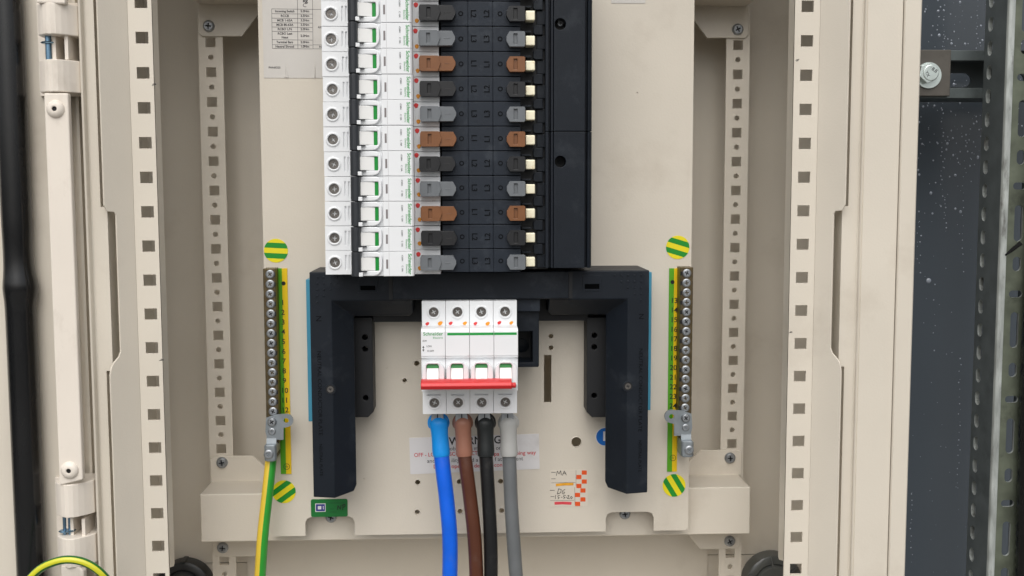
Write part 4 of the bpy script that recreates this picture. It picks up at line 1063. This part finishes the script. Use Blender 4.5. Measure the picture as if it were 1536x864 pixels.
# ================================================================== stickers
def band(cx_, cz_, r, h0, h1, ang):
    pts = []
    a0, a1 = math.asin(max(-1, min(1, h0))), math.asin(max(-1, min(1, h1)))
    for k in range(9): t = a0 + (a1 - a0) * k / 8; pts.append((math.cos(t), math.sin(t)))
    for k in range(9): t = a1 + (a0 - a1) * k / 8; pts.append((-math.cos(t), math.sin(t)))
    c, s = math.cos(ang), math.sin(ang)
    q_ = [(cx_ + r * (c * p - s * q), cz_ + r * (s * p + c * q)) for p, q in pts]
    o = [q_[0]]
    for p in q_[1:]:
        if (p[0] - o[-1][0]) ** 2 + (p[1] - o[-1][1]) ** 2 > 1e-4: o.append(p)
    if (o[0][0] - o[-1][0]) ** 2 + (o[0][1] - o[-1][1]) ** 2 < 1e-4: o.pop()
    return o
for u, v, ang, lab in ((414, 376, -3, "round green and yellow striped sticker beside the bar numbered 1 to 12, above its end"),
                       (1016.5, 371, -17, "round green and yellow striped sticker above the bar numbered 13 to 24"),
                       (426, 737.5, 36, "round green and yellow striped sticker partly behind the earth wire"),
                       (1011, 728, -59, "round green and yellow striped sticker below the strip numbered 13 to 24")):
    x, z = U(u, v, YP); m = MB(); hs_b = (-1, -.66, -.22, .22, .66, 1)
    for k in range(5): m.fill([band(x, z, 9.6, hs_b[k], hs_b[k + 1], math.radians(ang))], YP - .35, YP + .1, k % 2)
    tag(m.build("round_sticker", [STKY, STKG], None, origin=(x, YP, z)), lab, "sticker", "round earth stickers on the mounting plate")

# torque table sheet
x0, x1, z0, z1 = rect(394, -60, 486, 117, YP); x1 += 4
sheet_ = thing("torque_chart", ((x0 + x1) / 2, YP, z0), "creased paper label printed with a table of tightening torques", "label")
MB().box(x0, x1, YP - .4, YP + .1, z0, z1).build("paper", PAPER, sheet_)
def ln(mb, ua, va, ub, vb, w=.28, Y=YP - .5):
    a, b = Vector(U(ua, va, Y)), Vector(U(ub, vb, Y)); d = (b - a).normalized(); n = Vector((-d.y, d.x)) * w / 2
    mb.fill([[tuple(a + n), tuple(b + n), tuple(b - n), tuple(a - n)]], Y)
g = MB()
hv = [13.3, 20.5, 27.2, 34, 40.5, 47, 59.5, 67, 72.7]
for k, v in enumerate(hv): ln(g, 407.5 + k * .12, v, 468.7, v + .7)
ln(g, 468.5, 14, 486, 14.2); ln(g, 469, 67.2, 486, 67.4); ln(g, 469, 73.2, 486, 73.4)
ln(g, 407.5, 13.3, 408.5, 72.7); ln(g, 446, -20, 446.8, 73); ln(g, 468.5, -20, 469.5, 73.2)
rows_t = [("Incoming Switch", "5.0Nm"), ("RCCB", "3.5Nm"), ("MCB 1-63A", "3.5Nm"), ("MCB 80-63A", "3.5Nm"), ("RCBO L/N", "2.0Nm"), ("RCBO Last", ""), ("Terminal Bars", "2.0Nm"), ("Neutral Shroud", "1.0Nm")]
for k, (a, b) in enumerate(rows_t):
    vm = (hv[k] + hv[k + 1]) / 2 + .2
    if k == 5:
        add_text(g, "RCBO Last", UX(427.5, 50.5, YP), UZ(427, 50.6, YP), YP - .5, 1.75, bold=.03)
        add_text(g, "Neut", UX(427.5, 56.5, YP), UZ(427, 56.3, YP), YP - .5, 1.75, bold=.03)
        add_text(g, "2.0Nm", UX(457.5, 54, YP), UZ(457, 54, YP), YP - .5, 1.75, bold=.03); continue
    add_text(g, a, UX(427.3, vm, YP), UZ(427, vm, YP), YP - .5, 1.75, bold=.03, narrow=.93 if len(a) > 11 else 1); add_text(g, b, UX(457.5, vm, YP), UZ(457, vm, YP), YP - .5, 1.75, bold=.03)
add_text(g, "4.0", UX(480, 41, YP), UZ(480, 41, YP), YP - .5, 1.75, bold=.03); add_text(g, "No", UX(482, 70.5, YP), UZ(482, 70.5, YP), YP - .5, 1.75, bold=.03)
add_text(g, "C", UX(457, 8.3, YP), UZ(457, 8.3, YP), YP - .5, 3.0, bold=.0); add_text(g, "kg", UX(458, 1, YP), UZ(458, 1, YP), YP - .5, 3.0, bold=.03)
add_text(g, "PHA60225", UX(412, 101.5, YP), UZ(412, 101.5, YP), YP - .5, 1.5, bold=.02)
g.build("printed_table", FADEINK, sheet_)
cr2 = MB()
for ua, ub in ((426.5, 434), (471, 474)):
    xa, za = U(ua + 2, 93, YP); xb, zb_ = U(ub, 116.4, YP); xc, _ = U(ua, 116.4, YP)
    cr2.add([(xa, YP - .45, za), (xb, YP - .45, zb_), (xc, YP - .45, zb_), ((xb + xc) / 2, YP - 1.3, zb_)], [(0, 1, 3), (0, 3, 2), (1, 2, 3)])
cr2.build("crease", PAPER, sheet_)
# label cut by the top edge
x0, x1, z0, z1 = rect(917, -40, 968, 5, YP)
tl = MB().box(x0, x1, YP - .4, YP + .1, z0, z1).build("paper_label", PAPER, None, origin=(x0, YP, z0))
tag(tl, "small pale label with bold black lettering on the plate beside the busbar cover", "label")
g = MB(); add_text(g, "WAYS", UX(944, -4, YP), UZ(944, -4.4, YP), YP - .5, 4.2, bold=.03); o_ = g.build("printed_lettering", BLACKINK, tl)

# warning label
wx, wz = U(712, 680, YP); wa = math.radians(1.2)
wl = thing("warning_label", (wx, YP, wz), "white paper warning label with black and red print behind the cables", "label")
hw, hh = 53.6, 14.8
cor = [(-hw, -hh - .6), (-hw + 1.5, -hh - 1), (hw, -hh), (hw, hh), (-hw, hh)]
rot2 = lambda p: (wx + p[0] * math.cos(wa) - p[1] * math.sin(wa), wz + p[0] * math.sin(wa) + p[1] * math.cos(wa))
MB().fill([[rot2(p) for p in cor]], YP - .4, YP + .1).build("paper", PAPER2, wl)
kb, kr = MB(), MB()
def wt(mb, s, u, v, h, al='LEFT', bold=.0, nar=1.0): add_text(mb, s, UX(u, v, YP), UZ(u, v, YP), YP - .5, h, rot=1.2, align=al, bold=bold, narrow=nar)
wt(kb, "WARNING", 713, 661, 6.4, 'CENTER', .016, .98)
wt(kb, "ob", 674.5, 673, 3.3); wt(kb, "m", 710.5, 672.5, 3.3); wt(kb, "on", 743.5, 672, 3.3)
wt(kr, "OFF - LOAD DISCONNECTOR", 621, 682.8, 3.3, 'LEFT', .01, .93); wt(kr, "pa", 741, 681, 3.3, 'LEFT', .01); wt(kr, "ping way", 774, 679.6, 3.3, 'LEFT', .01)
wt(kb, "and", 640.5, 691.5, 3.3); wt(kb, "ility", 677, 690.6, 3.3); wt(kb, "d a", 707, 690, 3.3); wt(kb, "f at", 742, 689, 3.3); wt(kb, "ent", 773.5, 688, 3.3)
wt(kr, "Do", 650, 700, 3.3, 'LEFT', .01); wt(kr, "ope", 677, 699.5, 3.3, 'LEFT', .01); wt(kr, "de", 711, 698.6, 3.3, 'LEFT', .01); wt(kr, "con", 741, 697.5, 3.3, 'LEFT', .01)
kb.build("black_print", BLACKINK, wl); kr.build("red_print", REDINK, wl)

# inspection label
def stroke(mb, pts, w=.5, Y=YP - .55):
    P = [Vector(U(u, v, Y)) for u, v in pts]
    for i_s, (a, b) in enumerate(zip(P[:-1], P[1:])):
        d = (b - a).normalized(); n = Vector((-d.y, d.x)) * w / 2; e = d * w * .3; Y = Y - .012
        mb.fill([[tuple(a - e + n), tuple(b + e + n), tuple(b + e - n), tuple(a - e - n)]], Y)
x0, x1, z0, z1 = rect(825, 705, 881.5, 759.5, YP)
il = thing("inspection_label", ((x0 + x1) / 2, YP, z0), "pale inspection label with pen writing, highlighter and orange checks", "label")
MB().fill([rrect(x0, x1, z0, z1, 1.2)], YP - .35, YP + .1).build("film", FILM, il)
oc = MB()
for k in range(8):
    for cidx in range(2):
        if k % 2 == cidx: continue
        va = 705.5 + 6.7 * k; ua = 864.5 + 8 * cidx - (2 if k > 3 else 0)
        a = [U(ua, va, YP), U(ua + 7.6, va, YP), U(ua + 7.6, va + 6.3, YP), U(ua, va + 6.3, YP)]
        oc.fill([a[::-1]], YP - .5)
oc.build("orange_checks", ORANGE, il)
pn = MB()
for s_ in ([(834.5, 713.5), (836, 706.5), (838.5, 711), (841, 706), (842, 712.5)], [(843.5, 713), (846.5, 706.5), (849.5, 712.5)], [(844.5, 710), (848.8, 709.5)],
           [(836, 740.5), (838, 733), (842, 734.5), (841, 739), (836, 741)], [(847.5, 734), (844, 736), (843, 739.5), (845.5, 741), (847, 738.5), (845, 738)],
           [(833.6, 742.5), (833, 748.5)], [(840, 743), (837, 743.5), (836.8, 745.5), (839, 746.5), (837, 748.5)], [(841.5, 746), (843.5, 745.8)],
           [(848.5, 743), (845.5, 743.5), (845.3, 745.2), (847.5, 746), (845.5, 748)], [(849, 746), (850.5, 745.8)], [(851.5, 743.5), (853.5, 743), (853, 745), (851, 747.8), (855, 747.5)], [(857, 744.5), (855.8, 746.5), (857.2, 748.3), (858.6, 746.2), (857, 744.5)]):
    stroke(pn, s_, .42)
for a_, b_, v in ((827, 833.5, 708.5), (827, 833, 718.2), (825, 832, 735.5), (826, 831.5, 744.8)): stroke(pn, [(a_, v), (b_, v)], .35)
for a_, b_, v in ((827, 863, 724.3), (825.5, 861, 751)): stroke(pn, [(a_, v), (b_, v - .6)], .2)
stroke(pn, [(864, 705.5), (864, 728)], .2); stroke(pn, [(862, 731), (862.5, 757)], .2)
pn.build("pen_writing", PEN, il)
h1 = MB(); stroke(h1, [(835, 727.5), (845, 726.5), (859, 726)], 2.2, YP - .45); h1.build("amber_highlight", AMBER, il)
h2 = MB(); stroke(h2, [(833, 755), (844, 754.5), (856, 755)], 2.4, YP - .45); h2.build("rose_highlight", ROSE, il)

# green test sticker
x0, x1, z0, z1 = rect(466.5, 748.5, 521.5, 775, YP)
ns = thing("test_sticker", ((x0 + x1) / 2, YP, z0), "small green sticker with a blue square emblem and pen initials", "sticker")
MB().fill([rrect(x0, x1, z0, z1, 1.5)], YP - .35, YP + .1).build("backing", NPG, ns)
a = rect(473, 755, 488.5, 767.5, YP); g = MB().fill([[(a[0], a[2]), (a[1], a[2]), (a[1], a[3]), (a[0], a[3])]], YP - .42, None, 0)
i_ = .6; g.fill([[(a[0] + i_, a[2] + i_), (a[1] - i_, a[2] + i_), (a[1] - i_, a[3] - i_), (a[0] + i_, a[3] - i_)]], YP - .5, None, 1)
i_ = 2.1; g.fill([[(a[0] + i_, a[2] + i_), (a[1] - i_ - 1.4, a[2] + i_), (a[1] - i_ - 1.4, a[3] - i_), (a[0] + i_, a[3] - i_)]], YP - .58, None, 0)
g.box(a[1] - 2.2, a[1] - 1.6, YP - .6, YP - .5, a[2] + i_, a[3] - i_, 0)
g.build("square_emblem", [PAPER2, NPB], ns)
g = MB()
for ua, ub, v in ((495, 518, 754.5), (495, 501, 763.5), (495, 504, 768)): stroke(g, [(ua, v), (ub, v)], .7, YP - .45)
g.build("dark_print", NPGD, ns)
g = MB()
for s_ in ([(506, 764.5), (507, 758.5), (510.5, 764), (511.5, 757.5)], [(514, 765), (514.5, 757)], [(513, 757.5), (517.5, 756.5), (517.5, 760), (514.5, 761)]): stroke(g, s_, .6)
g.build("pen_initials", PEN, ns)

# blue sign peeping out beside the shroud leg
x, z = U(907.5, 655, YP)
bs = thing("blue_sign", (x, YP, z), "round blue sign sticker half hidden behind a shroud leg", "sticker")
MB().fill([circ(x, z, 8.0, 32)], YP - .3, YP + .1).build("white_ring", PAPER2, bs)
MB().fill([circ(x, z, 7.4, 32)], YP - .4).build("blue_disc", MANB, bs)
MB().box(x - 1.6, x + 3, YP - .5, YP - .42, z - 3.4, z + 4.5).build("white_pictogram", PAPER2, bs)

# ================================================================== glands at the foot of the enclosure
def gland(u, v, r, Y, material, lab, rings):
    x, z = U(u, v, Y)
    e = thing("cable_gland", (x, YB, z), lab, "cable gland")
    MB().lathe([(r, YB - Y - 1), (r, 4), (r - .8, 1.2), (r - 2.5, 0), (r * .72, -.5), (r * .66, 1.0)], (x, Y, z), n=48, cap=False).build("flange", material, e, smooth=True)
    MB().lathe([(r * .68, 3), (r * .66, -2.0), (r * .62, -3.4), (r * .5, -4.2), (r * .3, -3.4), (r * .1, -3.0)], (x, Y, z), n=40).build("cap", material, e, smooth=True)
    if rings:
        m = MB()
        for k in range(6):
            a = math.radians(60 * k + 38); c, s = math.cos(a), math.sin(a)
            m.tube([(x + c * r * .6, Y - 3.2, z + s * r * .6), (x + c * r * .98, Y - .6, z + s * r * .98)], .9, 8)
        m.build("radial_rib", material, e, smooth=True)
    else:
        MB().box(x - 2, x + 2.2, Y - 1, YB - 1, z + r - .6, z + r + 1.0).build("key_lug", material, e, bevel=.3)
gland(275, 884, 25.2, 165, GLANDB, "black rubber cable gland at the foot of the enclosure on the hinge side", False)
gland(1162, 877, 27.6, 163, GLAND, "glossy dark grey ribbed cable gland at the enclosure's foot, away from the hinges", True)
